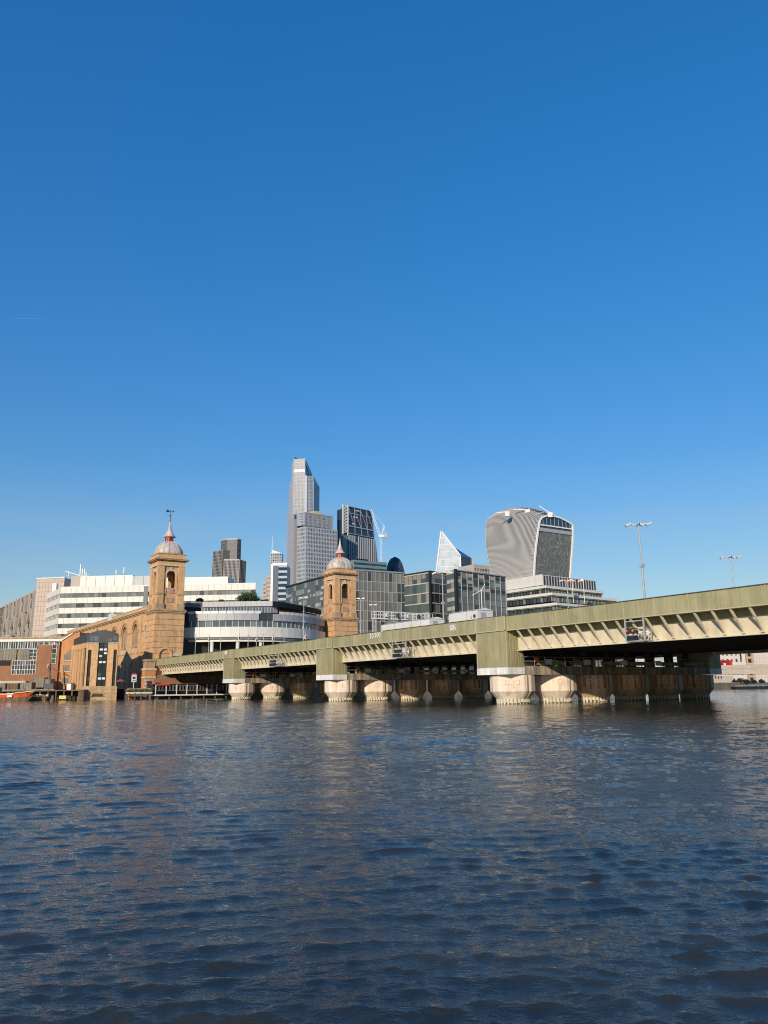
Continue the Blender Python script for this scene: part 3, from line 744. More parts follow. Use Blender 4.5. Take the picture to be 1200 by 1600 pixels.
        m.build('weather_vane', 'dark_metal', t)
    else:
        MB().lathe([(0.1, zt + 5.7), (0.16, zt + 6.0), (0.04, zt + 6.5)], 8).build('finial', 'lead_dome', t)
station_tower(4.45, 212.1, 'brick station tower with weather vane at the left end of the railway bridge', True)
station_tower(60.1, 212.1, 'brick station tower with plain spire rising behind the middle of the bridge', False)

# ------------------------------------------------------------ train shed flank wall
tw = thing('station_wall', 'long brick train shed wall with arched windows left of the vane tower', 'wall', loc(1.3, 216.1), TH)
MW = Matrix.Rotation(-math.pi / 2, 4, 'Z')            # panel x -> south, panel y -> east (inwards)
centres = [229.4 + 11.9 * k for k in range(9)]
for i, c in enumerate(centres):
    y = c - 216.1; M = Matrix.Translation((0, y, 0)) @ MW
    mb = MB(); arch_panel(mb, 11.9, 12.6, 23.5, 2.25, 14.7, 18.9, 0, 1.3, M); mb.build('wall_bay', 'brick_stock', tw)
    MB().box(-5.95, 5.95, 0, 1.3, -1, 12.6, M).build('wall_base', 'brick_stock', tw)
    mb = MB(); arch_ring(mb, 0, 18.9, 2.25, 2.7, -0.12, 0.3, M); mb.box(-2.7, -2.25, -0.12, 0.3, 14.7, 18.9, M); mb.box(2.25, 2.7, -0.12, 0.3, 14.7, 18.9, M); mb.build('window_surround', 'brick_orange', tw)
    mb = MB(); arch_ring(mb, 0, 18.9, 3.0, 3.35, -0.3, 0.1, M); mb.build('hood_mould', 'stone_trim', tw)
    w = quad_uv('window', tw, 'glass_blue', [M @ Vector(p) for p in ((-2.3, 0.75, 14.6), (2.3, 0.75, 14.6), (2.3, 0.75, 21.3), (-2.3, 0.75, 21.3))], 4, 5)
    mb = MB()
    for k in range(5): mb.box(-2.25 + k * 1.09, -2.12 + k * 1.09, 0.6, 0.74, 14.7, 18.9 + (1.9 if k in (1, 2, 3) else 0.3), M)
    for zz in (14.7, 16.8, 18.9): mb.box(-2.25, 2.25, 0.58, 0.72, zz, zz + 0.16, M)
    mb.build('window_frame', 'grey_panel', w)
    MB().box(-2.9, 2.9, -0.35, 0.2, 14.25, 14.68, M).build('window_sill', 'stone_trim', tw)
    mb = MB(); arch_ring(mb, 0, 7.0, 3.3, 3.8, -0.2, 0.05, M); mb.box(-3.8, -3.3, -0.2, 0.05, 2.5, 7.0, M); mb.box(3.3, 3.8, -0.2, 0.05, 2.5, 7.0, M); mb.build('blind_arch', 'brick_stock', tw)
    if i < 4: MB().box(-0.5, 0.5, -0.5, 0.1, 12.7, 14.2, M).build('wall_bracket', 'stone_pale', tw)
L_ = centres[-1] + 5.95 - 216.1
MB().box(0.05, 1.3, 0.0, centres[0] - 5.95 - 216.1, -1, 23.5).build('wall_return', 'brick_stock', tw)
MB().box(-0.25, 0.04, centres[0] - 5.95 - 216.6, centres[0] - 5.2 - 216.1, -1, 23.5).build('pilaster', 'brick_stock', tw)
mb = MB(); arch_ring(mb, 0, 0, 0.75, 1.1, -0.1, 0.2, Matrix.Translation((0, 3.2, 19.1)) @ MW @ Matrix.Scale(1.5, 4, (0, 0, 1)), 20, 0, 2 * math.pi); mb.build('oval_window_ring', 'stone_pale', tw)
mb = MB().lathe([(0.75, 0), (0.75, 0.02)], 20, M=Matrix.Translation((0.03, 3.2, 19.1)) @ Matrix.Scale(1.5, 4, (0, 0, 1)) @ Matrix.Rotation(-math.pi / 2, 4, 'Y')); mb.build('oval_pane', 'dark_metal', tw)
for z0, z1, d in ((18.55, 18.85, 0.14), (12.5, 12.8, 0.2)):
    for a, b in [(0.4, centres[0] - 2.75 - 216.1)] + [(c0 + 2.75 - 216.1, c1 - 2.75 - 216.1) for c0, c1 in zip(centres[:-1], centres[1:])]:
        blk('string_course', tw, 'stone_trim', -d, 0.04, a, b, z0, z1)
for z0, z1, d in ((23.5, 23.8, 0.25), (23.8, 24.15, 0.55), (24.15, 24.35, 0.75)): blk('eaves_cornice', tw, 'stone_trim', -d, 1.3, 0.3, L_, z0, z1)
blk('parapet', tw, 'brick_stock', 0.25, 0.9, 0.3, L_, 24.35, 25.45)
blk('parapet_coping', tw, 'stone_pale', 0.1, 1.05, 0.3, L_, 25.45, 25.65)
blk('shed_roof', tw, 'roof_grey', 1.31, 9.0, 4.0, L_, 23.0, 24.0)
# roof clutter on the wall
rp = thing('rooftop_plant_unit', 'white air handling unit with pipes standing on the station wall top', 'vent unit', loc(2.3, 261, 24.4), TH)
MB().box(-1, 1.2, -2, 2, 0, 2.3).build('housing', 'white_panel_b', rp); MB().lathe([(0.7, 2.3), (0.7, 2.9)], 12).build('fan_ring', 'galv', rp)
MB().tube((-0.6, 2, 1), (-0.6, 7, 1), 0.25).build('duct', 'galv', rp); MB().tube((0.4, -2, 1.6), (0.4, -5, 1.6), 0.3).build('duct', 'galv', rp)
for k in (2.4, 4.6, 6.6): MB().box(-0.75, -0.45, k - 0.1, k + 0.1, 0, 0.8).build('duct_stand', 'galv', rp)

# ------------------------------------------------------------ abutment under the bridge end
ab = thing('bridge_abutment', 'orange brick abutment below the left end of the railway bridge', 'abutment', loc(0, 203.0), TH)
blk('wall', ab, 'brick_orange', -2.2, 56.0, 1.2, 4.6, -2, 8.4)
blk('corner_pier', ab, 'brick_orange', -2.9, -0.2, -0.2, 4.7, -2, 7.2)
blk('stone_band', ab, 'stone_pale', -3.05, -0.05, -0.35, 4.85, 5.2, 5.6)
blk('stone_band', ab, 'stone_pale', -3.05, -0.05, -0.35, 4.85, 7.2, 7.7)
blk('pedestal', ab, 'stone_trim', -2.6, -0.35, 0.1, 3.4, 7.7, 9.6)
blk('pedestal_cap', ab, 'stone_trim', -2.9, -0.1, -0.2, 3.7, 9.6, 10.0)
for k in range(3): blk('quoin', ab, 'stone_pale', -3.0, -1.6 - 0.4 * (k % 2), -0.28, 0.2, 2.6 + k * 0.85, 3.15 + k * 0.85)
blk('girder_seat', ab, 'grimy', -0.1, 41, 0.2, 1.18, 4.6, 6.05)

# ------------------------------------------------------------ foliage helper
def leaves(name, mat, parent, blobs, n, size, seed, squash=1.0):
    r = np.random.default_rng(seed); vs = []; fs = []
    tot = sum(b[3] ** 2 for b in blobs)
    for (cx, cy, cz, rr) in blobs:
        m = int(n * rr * rr / tot)
        for k in range(m):
            d = r.normal(size=3); d /= np.linalg.norm(d); q = rr * r.uniform(0.45, 1.05) * (1 + 0.25 * math.sin(5 * d[0] + 7 * d[2] + cx))
            p = np.array([cx, cy, cz]) + d * q * np.array([1, 1, squash])
            a = r.normal(size=3); a /= np.linalg.norm(a); b = np.cross(a, r.normal(size=3)); b /= np.linalg.norm(b)
            s = size * r.uniform(0.6, 1.4); i = len(vs)
            vs += [tuple(p - a * s), tuple(p + b * s * 0.55), tuple(p + a * s), tuple(p - b * s * 0.55)]; fs.append((i, i + 1, i + 2, i + 3))
    me = bpy.data.meshes.new(name); me.from_pydata(vs, [], fs); me.materials.append(MATS[mat]); me.update()
    o = bpy.data.objects.new(name, me); return link(o, parent)
def shrub(name, label, cat, P, blobs, n, size, seed, mat='leaf_dark', group=None, squash=0.8):
    t = thing(name, label, cat, P, TH, group)
    leaves('foliage', mat, t, blobs, n, size, seed, squash)
    m = MB()
    for b in blobs: m.tube((b[0] * 0.6, b[1] * 0.6, 0), (b[0], b[1], b[2]), 0.09, 6, 0.05)
    m.build('stem', 'timber', t)
    return t

# ------------------------------------------------------------ curved office block over the station
cb = thing('curved_office_building', 'pale curved office block with white bands between the two brick towers', 'building', loc(33, 205), TH)
def arcS(e): return 201.0 + 11.0 * ((e - 33.0) / 21.5) ** 2
def plan(e, inset=0.0): return (e - 33.0, arcS(e) - 205.0 + inset)
def prow(e, inset=0.0):
    s = 212.2 - (e - 14.0) * (12.0 / 17.5) if e < 31.5 else 200.2 + ((e - 31.5) / 24.5) ** 1.25 * 16.0
    return (e - 33.0, s - 205.0 + inset)
E0, E1 = 9.0, 55.4
def arc_panels(name, mat, z0, z1, inset, thick, n, fn=plan, ea=E0, eb=E1, gap=0.05, skip=()):
    for k in range(n):
        if k in skip: continue
        a = ea + (eb - ea) * k / n + gap / 2; b = ea + (eb - ea) * (k + 1) / n - gap / 2
        p = [fn(a, inset), fn(b, inset), fn(b, inset + thick), fn(a, inset + thick)]
        MB().prism(p, z0, z1).build(name, mat, cb)
def arc_solid(name, mat, z0, z1, inset, depth, n=24, fn=plan, ea=E0, eb=E1):
    pts = [fn(ea + (eb - ea) * k / n, inset) for k in range(n + 1)]
    pts += [(eb - 33, depth), (ea - 33, depth)]
    return MB().prism(pts, z0, z1).build(name, mat, cb)
def arc_glass(mat, z0, z1, inset, nu, nv, n=24, fn=plan, ea=E0, eb=E1):
    pts = [fn(ea + (eb - ea) * k / n, inset) for k in range(n + 1)]
    return grid_uv('glazing', cb, mat, [[(x, y, z) for x, y in pts] for z in (z0, z1)], nu, nv, smooth=False)
def arc_mull(mat, z0, z1, inset, n, w=0.12, d=0.12, fn=plan, ea=E0, eb=E1):
    mb = MB()
    for k in range(n + 1):
        x, y = fn(ea + (eb - ea) * k / n, inset); mb.box(x - w / 2, x + w / 2, y - d, y + 0.05, z0, z1)
    return mb.build('mullions', mat, cb, kind='stuff')
arc_solid('undercroft_floor', 'paving', 8.9, 9.25, 1.0, 9.0)
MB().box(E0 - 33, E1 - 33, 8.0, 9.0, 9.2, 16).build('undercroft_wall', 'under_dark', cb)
arc_solid('undercroft_ceiling', 'roof_grey', 15.9, 16.38, 0.4, 9.0)
arc_panels('lower_band', 'white_panel', 15.2, 15.88, 1.1, 0.4, 14)
for k in range(8):
    x, y = plan(E0 + 2 + k * 6.1, 2.0)
    MB().lathe([(0.5, 9.25), (0.5, 15.2)], 14, (x, y)).build('round_column', 'white_panel', cb, smooth=True)
arc_solid('floor_slab', 'white_panel_b', 16.4, 19.15, 0.45, 12.0)
arc_panels('white_panel', 'white_panel', 16.42, 19.22, 0.0, 0.4, 20)
arc_glass('glass_blue', 19.15, 21.05, 1.0, 30, 1); arc_mull('white_panel_b', 19.2, 21.0, 1.0, 30)
arc_solid('office_core', 'slate', 19.16, 23.04, 1.25, 12.0)
arc_panels('grey_panel', 'grey_panel', 21.05, 23.0, 0.35, 0.6, 22, skip=(0, 1, 9, 10))
arc_panels('dark_glass_bay', 'glass_dark', 21.05, 23.2, 0.9, 0.3, 22, skip=(2, 3, 4, 5, 6, 7, 8, 11, 12, 13, 14, 15, 16, 17, 18, 19, 20, 21))
arc_panels('balustrade', 'white_panel_b', 23.02, 23.75, 0.55, 0.06, 26, gap=0.14, skip=(11, 12, 13))
arc_glass('glass_blue', 23.3, 25.15, 1.15, 26, 1, fn=prow, ea=15, eb=33.5); arc_mull('white_panel_b', 23.3, 25.1, 1.15, 26, fn=prow, ea=15, eb=33.5)
arc_solid('attic_core', 'brick_red', 23.05, 25.15, 2.6, 13.0, fn=prow, ea=14.4, eb=55)
arc_panels('roof_fascia', 'grey_panel', 25.15, 26.6, 0.5, 0.5, 13, fn=prow, ea=15.0, eb=31.5, gap=0.04)
arc_panels('roof_fascia', 'slate', 25.0, 26.55, 0.35, 0.5, 12, fn=prow, ea=31.55, eb=55.6, gap=0.02)
arc_solid('roof', 'roof_grey', 26.0, 26.5, 1.01, 13.0, fn=prow, ea=15.0, eb=55.4)
MB().box(-22.5, -18.2, 8.0, 14.0, 19.2, 25.8).build('west_glazed_bay', 'slate', cb)
MB().box(-22.6, -18.0, 7.6, 14.2, 25.0, 26.2).build('west_bay_fascia', 'steel_dark', cb)
blk('roof_upstand', cb, 'taupe', -15.0, 20.0, 11.5, 12.5, 26.5, 27.2)
for i, (ee, rr, lab) in enumerate(((30.0, 2.1, 'largest dark green shrub on the curved office roof'), (35.2, 1.0, 'small low shrub right of the big roof shrub'), (15.0, 0.6, 'tiny tuft of plants on the left end of the curved office roof'), (21.5, 0.55, 'tiny tuft of plants on the curved roof midway to the big shrub'))):
    bl = [(dx * rr, dy * rr, rr * (0.75 + 0.35 * math.cos(dx * 2)), rr * 0.8) for dx, dy in ((-1.0, 0), (-0.35, 0.4), (0.3, -0.3), (1.0, 0.1))]
    shrub('roof_shrub', lab, 'shrub', loc(ee, 214.5, 26.9), bl, int(2600 * rr), 0.16, 40 + i)

# ------------------------------------------------------------ white banded office behind the station
A = at(95, 919, 310); zr = A.z
B = atz(400, 912.5, zr); Cc = atz(67, 932.4, zr)
wb = thing('white_banded_office', 'long white office block with grey window strips behind the station wall', 'building', (A.x, A.y, 0), math.atan2(B.y - A.y, B.x - A.x))
a, b, c = (0, 0), tolocal(wb, B), tolocal(wb, Cc)
Bx = b[0]
core(wb, [(0.02, 0.02), (Bx, 0.02), (Bx - 14, 40), (c[0] + 4, c[1] + 2), c], 2, zr - 0.1, 'white_panel')
z0 = zr - 4.05 * 9
facade(wb, a, b, z0, zr, 46, 9, 'glass_grey', band=('white_panel', 0.55, 0.35), mull=('steel_dark', 0.10, 0.08))
facade(wb, c, a, z0, zr, 14, 9, 'glass_dark', band=('white_panel', 0.55, 0.35), mull=('white_panel', 0.4, 0.25))
jm = MB()
for k in range(int(Bx / 2.35)):
    for f in range(9): jm.box(k * 2.35, k * 2.35 + 0.09, -0.37, -0.34, z0 + (f + 0.46) * 4.05, z0 + (f + 0.99) * 4.05)
jm.build('panel_joints', 'joint', wb, kind='stuff')
blk('roof_parapet', wb, 'white_panel', -0.1, Bx, -0.4, 0.4, zr + 0.003, zr + 0.5)
x1 = tolocal(wb, at(228, 916, 309))[0]
blk('recessed_bay', wb, 'steel_dark', x1, x1 + 1.8, -0.55, 0.1, z0, zr)
blk('penthouse', wb, 'white_panel', 3.5, 26.0, 9, 24, zr + 0.2, zr + 6.1)
blk('penthouse', wb, 'taupe_light', -0.5, 3.45, 9, 24, zr + 0.2, zr + 6.3)
blk('penthouse', wb, 'grey_panel', 26.05, 40.0, 9, 24, zr + 0.2, zr + 5.6)
blk('penthouse', wb, 'white_panel', 40.05, Bx - 14, 9, 18, zr + 0.2, zr + 4.6)
for k in range(7): blk('penthouse_fin', wb, 'joint', 6 + k * 4.1, 6.12 + k * 4.1, 8.9, 8.995, zr + 0.3, zr + 5.9)
aer = thing('roof_antenna_cluster', 'cluster of white roof antennas on the white banded office', 'antenna', (at(127, 905, 322).x, 322, zr + 6.3), 0)
m = MB()
for k, (dx, hgt) in enumerate(((-0.6, 5.2), (0.3, 3.4), (1.3, 3.4), (2.0, 2.0))):
    MB().lathe([(0.32, 1.2), (0.34, hgt)], 8, (dx, 0)).build('antenna', 'white_paint', aer); m.bar((dx, 0, 0), (dx, 0, 1.3), 0.16)
m.bar((-1.6, 0, 0.4), (3.0, 0, 0.9), 0.2); m.bar((-1.6, 0, 1.2), (3.0, 0, 0.2), 0.14); m.bar((-7, 0, 2.5), (0, 0, 0.3), 0.3); m.bar((-5.5, 0, 0), (-5.5, 0, 2.6), 0.2); m.build('frame', 'galv', aer)
for px, hh, lab in ((181, 3.4, 'short white mast on the roof left of the vane tower'), (193, 4.6, 'taller white mast on the roof left of the vane tower')):
    q = at(px, 905, 322); o = thing('roof_mast', lab, 'mast', (q.x, 322, zr + 5.6), 0, 'roof masts'); MB().tube((0, 0, 0), (0, 0, hh * 0.5), 0.1).build('pole', 'galv', o); MB().lathe([(0.28, hh * 0.45), (0.3, hh)], 8).build('antenna', 'white_paint', o)

# ------------------------------------------------------------ tiled block and braced office at far left
A = at(58, 905, 330); B = atz(101, 903, A.z)
pk = thing('tiled_stair_block', 'tall beige tiled stair block between the braced office and the white office', 'building', (A.x, A.y, 0), math.atan2(B.y - A.y, B.x - A.x))
w = tolocal(pk, B)[0]
core(pk, [(0, 0), (w, 0), (w, 12), (-4.5, 10)], 2, A.z, 'pink_tile')
g_ = MB()
for k in range(1, 9): g_.box(k * w / 9 - 0.05, k * w / 9 + 0.05, -0.03, 0.02, 4, A.z - 0.3)
for k in range(22): g_.box(0, w, -0.032, 0.02, 5 + k * 2.05, 5.1 + k * 2.05)
g_.build('tile_joints', 'taupe', pk, kind='stuff')
blk('roof_coping', pk, 'white_panel', -0.3, w + 0.2, -0.3, 0.5, A.z, A.z + 0.5)
blk('roof_box', pk, 'white_panel_b', w * 0.62, w * 0.78, -1.0, -0.04, A.z - 6, A.z - 2.2)
A = at(57, 925, 345); zl = A.z; Lf = atz(5, 950, zl)
la = thing('braced_office', 'taupe office with crossed diagonal braces at the far left skyline', 'building', (Lf.x, Lf.y, 0), math.atan2(A.y - Lf.y, A.x - Lf.x))
W_ = tolocal(la, A)[0]
core(la, [(-14, 0.05), (W_, 0.05), (W_, 30), (-14, 30)], 2, zl - 0.2, 'taupe')
facade(la, (-14, 0), (W_, 0), 4, zl, 24, 10, 'glass_dark', band=('taupe', 0.18, 0.2), mull=('taupe', 0.3, 0.3))
nb = 4
for k in range(nb):
    x0 = 4 + k * (W_ - 4) / nb; x1 = x0 + (W_ - 4) / nb * 0.5
    for j in range(5):
        blk('wall_panel', la, 'taupe', x0 + 0.4, x1 - 0.4, -0.7, 0, 5 + j * 8.3, 12.4 + j * 8.3)
    x2 = x0 + (W_ - 4) / nb
    for j in range(3):
        za, zb = 5 + j * 13.6, 5 + (j + 1) * 13.6
        m = MB(); m.bar((x1, -1.0, za), (x2, -1.0, zb), 0.9); m.build('brace', 'taupe_light', la)
        m = MB(); m.bar((x2, -1.05, za), (x1, -1.05, zb), 0.9); m.build('brace', 'taupe_light', la)
    for x in (x1, x2): blk('brace_post', la, 'taupe_light', x - 0.45, x + 0.45, -1.3, -0.1, 4, zl + 0.5)
blk('roof_coping', la, 'taupe_light', -14, W_, -0.8, 0.5, zl, zl + 0.8)
blk('roof_box', la, 'taupe_light', W_ - 40, W_ - 6, 6, 16, zl, zl + 4.5)

# ------------------------------------------------------------ brick wharf building at the left edge
X0 = -104.4; PXM = 0.1745
def wx(px): return (px * PXM)
bw = thing('brick_wharf_building', 'red brown brick wharf building with white framed windows at the left edge', 'building', (X0, 210, 0), 0)
WR = wx(94)
blk('wall', bw, 'brick_red', -40, WR, 0, 14, 1, 15.3)
blk('parapet', bw, 'white_panel', -40.2, WR + 1.6, -0.55, 0.8, 15.35, 16.1); blk('parapet_coping', bw, 'stone_trim', -40.4, WR + 1.8, -0.8, 1.0, 16.1, 16.6)
def win(x0, x1, z0, z1, nx, nz, solid=None):
    w = quad_uv('window', bw, 'glass_dark', [(x0, -0.04, z0), (x1, -0.04, z0), (x1, -0.04, z1), (x0, -0.04, z1)], nx, nz)
    for k in range(nx + 1):
        x = x0 + (x1 - x0) * k / nx; blk('window_bar', w, 'white_paint', x - 0.045, x + 0.045, -0.16, -0.045, z0, z1)
    for k in range(nz + 1):
        z = z0 + (z1 - z0) * k / nz; blk('window_rail', w, 'white_paint', x0, x1, -0.14, -0.047, z - 0.04, z + 0.04)
    return w
for k in range(7):
    win(wx(60) - (k + 1) * 2.6, wx(60) - k * 2.6 - 0.12, 13.45, 15.25, 4, 1)
win(wx(49), wx(60), 10.5, 13.3, 2, 3)
win(wx(23.5), wx(60), 6.75, 10.35, 9, 3)
win(wx(83), wx(90), 9.4, 14.7, 1, 4)
for k in range(4): win(wx(62) + k * 1.4, wx(62) + k * 1.4 + 1.3, 14.4, 15.2, 1, 1)
for xa, xb in ((-8, 29), (32, 49)): blk('cladding_panel', bw, 'khaki', wx(xa), wx(xb), -0.3, -0.05, 10.45, 13.35)
for k in range(12): blk('cladding_rib', bw, 'khaki', wx(-6) + k * 0.8, wx(-6) + k * 0.8 + 0.1, -0.36, -0.302, 10.5, 13.3)
blk('louvre', bw, 'slate', wx(-10), wx(20), -0.22, -0.05, 9.1, 10.3)
blk('brick_pier', bw, 'brick_red', wx(61), wx(82.5), -0.35, 0.0, 5, 14.2)
blk('plinth', bw, 'portland', wx(-10), wx(50), -1.5, -0.05, 2.5, 5.0)
blk('loading_bay', bw, 'under_dark', wx(-8), wx(28), -1.6, -1.52, 2.6, 4.0)
vb = thing('roof_vent', 'rounded pale vent cowl on the brick wharf roof', 'vent', (X0 + wx(7), 213, 15.3), 0)
MB().box(-1.2, 1.2, -0.8, 0.8, 0, 1.5).build('base', 'galv', vb); MB().lathe([(1.4, 1.5), (1.3, 1.9), (0.7, 2.2), (0.1, 2.3)], 14).build('cowl', 'galv', vb, smooth=True)

# ------------------------------------------------------------ orange brick block and turret building
P0, P1 = at(134.7, 1030, 195), at(184, 1030, 196)
P4 = at(113.5, 1030, 207.5)
ob = thing('orange_brick_block', 'orange brick block with three dark openings beside the turret building', 'building', (at(94.5, 1030, 208).x, 208, 0), 0)
wL = P4.x - at(94.5, 1030, 208).x + 1.2
mbp = MB(); mbp.add([(0, 0, 1.5), (wL, 0, 1.5), (wL, 0, 17.6), (wL * 0.62, 0, 17.2), (0, 0, 15.3), (0, 14, 1.5), (wL, 14, 1.5), (wL, 14, 17.6), (wL * 0.62, 14, 17.2), (0, 14, 15.3)],
      [(0, 1, 2, 3, 4), (9, 8, 7, 6, 5), (0, 5, 6, 1), (1, 6, 7, 2), (2, 7, 8, 3), (3, 8, 9, 4), (4, 9, 5, 0)]); mbp.build('wall', 'brick_orange', ob)
mb = MB(); mb.bar((-0.1, -0.15, 15.45), (wL * 0.62, -0.15, 17.35), 0.4, 0.3); mb.build('verge', 'white_panel', ob)
for z0, z1, sl in ((4.2, 5.6, 0), (7.4, 8.9, 0), (10.2, 11.6, 1.5)):
    m = MB(); m.add([(0.9, -0.05, z0), (2.9, -0.05, z0), (2.9, -0.05, z1 + sl), (0.9, -0.05, z1)], [(0, 1, 2, 3)]); o = m.build('window', 'khaki', ob)
    for k in range(4): blk('window_bar', o, 'bronze', 0.9 + k * 0.66, 0.98 + k * 0.66, -0.14, -0.055, z0, z1)
    blk('window_sill', ob, 'stone_pale', 0.75, 3.05, -0.25, 0, z0 - 0.25, z0 - 0.02)
tb = thing('turret_office_building', 'yellow brick office with dark curved metal roof rising from the water', 'building', (P0.x, P0.y, 0), math.atan2(P1.y - P0.y, P1.x - P0.x))
q1 = tolocal(tb, P1); q4 = tolocal(tb, P4); FW = q1[0]
back = [(q1[0] - 6.5, 20.0), (q4[0] - 0.5, q4[1] + 8)]
core(tb, [(0, 0.03), (FW, 0.03)] + back + [(q4[0], q4[1])], 2.0, 13.9, 'brick_stock')
core(tb, [(-0.4, -0.5), (FW + 0.3, -0.5)] + [(FW - 4, 14), (q4[0] - 0.3, q4[1])], -2.0, 3.3, 'stone_tan', 'base')
m = MB(); arch_ring(m, FW * 0.46, 0.2, 1.65, 1.95, -0.75, -0.45, n=12, a0=0.35, a1=math.pi - 0.35); m.build('base_arch', 'stone_tan', tb)
m = MB(); m.prism([(FW * 0.46 - 1.6, -0.56), (FW * 0.46 + 1.6, -0.56), (FW * 0.46 + 1.6, -0.5), (FW * 0.46 - 1.6, -0.5)], 0.75, 1.5); m.build('base_opening', 'under_dark', tb)
for k in range(4): blk('stone_course', tb, 'stone_tan', -0.5, FW + 0.4, -0.6, -0.48, -0.3 + k * 0.9, 0.42 + k * 0.9) if k != 1 else [blk('stone_course', tb, 'stone_tan', xa, xb, -0.6, -0.48, 0.6, 1.32) for xa, xb in ((-0.5, FW * 0.46 - 1.7), (FW * 0.46 + 1.7, FW + 0.4))]
# front: brick piers, slots, glazed bay
for xa, xb in ((0.0, FW * 0.06), (FW * 0.17, FW * 0.38), (FW * 0.68, FW * 0.87), (FW * 0.97, FW)): blk('brick_pier', tb, 'brick_stock', xa, xb, -0.55, 0.02, 3.3, 13.9)
for xa, xb in ((FW * 0.06, FW * 0.17), (FW * 0.87, FW * 0.97)):
    blk('brick_panel', tb, 'brick_stock', xa, xb, -0.5, 0.02, 12.2, 13.85)
    quad_uv('slot_window', tb, 'glass_black', [(xa, -0.1, 3.4), (xb, -0.1, 3.4), (xb, -0.1, 12.2), (xa, -0.1, 12.2)], 1, 8)
    for k in range(9): blk('slot_rail', tb, 'slate', xa, xb, -0.16, -0.105, 3.4 + k * 1.1, 3.5 + k * 1.1)
xa, xb = FW * 0.38, FW * 0.68
quad_uv('bay_window', tb, 'glass_black', [(xa, -0.25, 2.6), (xb, -0.25, 2.6), (xb, -0.25, 14.6), (xa, -0.25, 14.6)], 2, 12)
for k in range(13): blk('bay_rail', tb, 'slate', xa, xb, -0.36, -0.255, 2.6 + k * 1.0, 2.72 + k * 1.0)
for x in (xa + 0.06, (xa + xb) / 2, xb - 0.06): blk('bay_mullion', tb, 'slate', x - 0.06, x + 0.06, -0.40, -0.257, 2.6, 14.5)
for (x, z) in ((0.30, 8.9), (0.65, 8.9), (0.25, 10.4), (0.75, 11.1), (0.28, 12.0), (0.72, 12.0), (0.3, 4.9), (0.7, 4.9)):
    xx = xa + (xb - xa) * x; blk('blind', tb, 'white_panel_b', xx - 0.38, xx + 0.38, -0.30, -0.262, z, z + 0.5)
# curved metal roof storey
n = 14; zt = lambda u: 16.1 + 0.95 * math.sin(math.pi * u)
pts = [(FW * k / n, zt(k / n)) for k in range(n + 1)]
m = MB()
for (x0_, za), (x1_, zb) in zip(pts[:-1], pts[1:]):
    m.add([(x0_ - 0.05, -0.45, 13.9), (x1_, -0.45, 13.9), (x1_, -0.45, zb), (x0_ - 0.05, -0.45, za), (x0_ - 0.05 - 2.0, 9, 13.9), (x1_ - 2.0, 9, 13.9), (x1_ - 2.0, 9, zb), (x0_ - 0.05 - 2.0, 9, za)],
          [(0, 1, 2, 3), (3, 2, 6, 7), (5, 4, 7, 6)])
m.add([(FW, -0.45, 13.9), (FW - 2, 9, 13.9), (FW - 2, 9, 16.1), (FW, -0.45, 16.1)], [(0, 1, 2, 3)])
m.build('roof', 'roof_metal', tb)
m = MB(); u0, u1 = (0.0, -0.45), (q4[0], q4[1] - 0.3)
m.add([(u0[0], u0[1], 13.9), (u1[0], u1[1], 14.0), (u1[0], u1[1], 15.6), (u0[0], u0[1], 16.4), (u0[0] + 3, 9, 13.9), (u1[0] + 3, u1[1] + 6, 14.0), (u1[0] + 3, u1[1] + 6, 16.2), (u0[0] + 3, 9, 16.6)],
      [(1, 0, 3, 2), (3, 7, 6, 2), (1, 2, 6, 5)]); m.build('side_roof', 'roof_metal', tb)
for xa, xb, za, zb in ((0.10, 0.20, 14.35, 15.6), (0.21, 0.36, 14.35, 15.6), (0.68, 0.80, 14.3, 14.95), (0.82, 0.95, 14.5, 15.5)):
    quad_uv('roof_window', tb, 'glass_pale', [(FW * xa, -0.5, za), (FW * xb, -0.5, za), (FW * xb, -0.5, zb), (FW * xa, -0.5, zb)], 1, 1)
blk('string_course', tb, 'stone_pale', -0.1, FW * 0.38, -0.72, 0, 13.72, 13.95); blk('string_course', tb, 'stone_pale', FW * 0.68, FW + 0.1, -0.72, 0, 13.72, 13.95)
fr, sl = edge_frame(q4, (0, 0))
for k in range(5):
    blk('side_pier', tb, 'brick_stock', sl * (k + 0.05) / 5, sl * (k + 0.58) / 5, -0.5, 0.1, 3.3, 13.0, fr)
    blk('side_slot', tb, 'red_roof' if k < 2 else 'under_dark', sl * (k + 0.6) / 5, sl * (k + 1.0) / 5, -0.12, 0.1, 3.3, 12.6, fr)
    quad_uv('roof_window', tb, 'glass_pale', [frM(fr) @ Vector(p) for p in ((sl * (k + 0.25) / 5, -0.06, 14.5), (sl * (k + 0.75) / 5, -0.06, 14.5), (sl * (k + 0.75) / 5, -0.06, 15.5), (sl * (k + 0.25) / 5, -0.06, 15.5))], 1, 1)
blk('side_band', tb, 'brick_stock', 0, sl, -0.52, 0.1, 12.6, 13.9, fr)
m = MB(); m.tube((FW * 0.22, 2, 16.4), (FW * 0.22, 2, 17.6), 0.12); m.build('flue', 'dark_metal', tb)

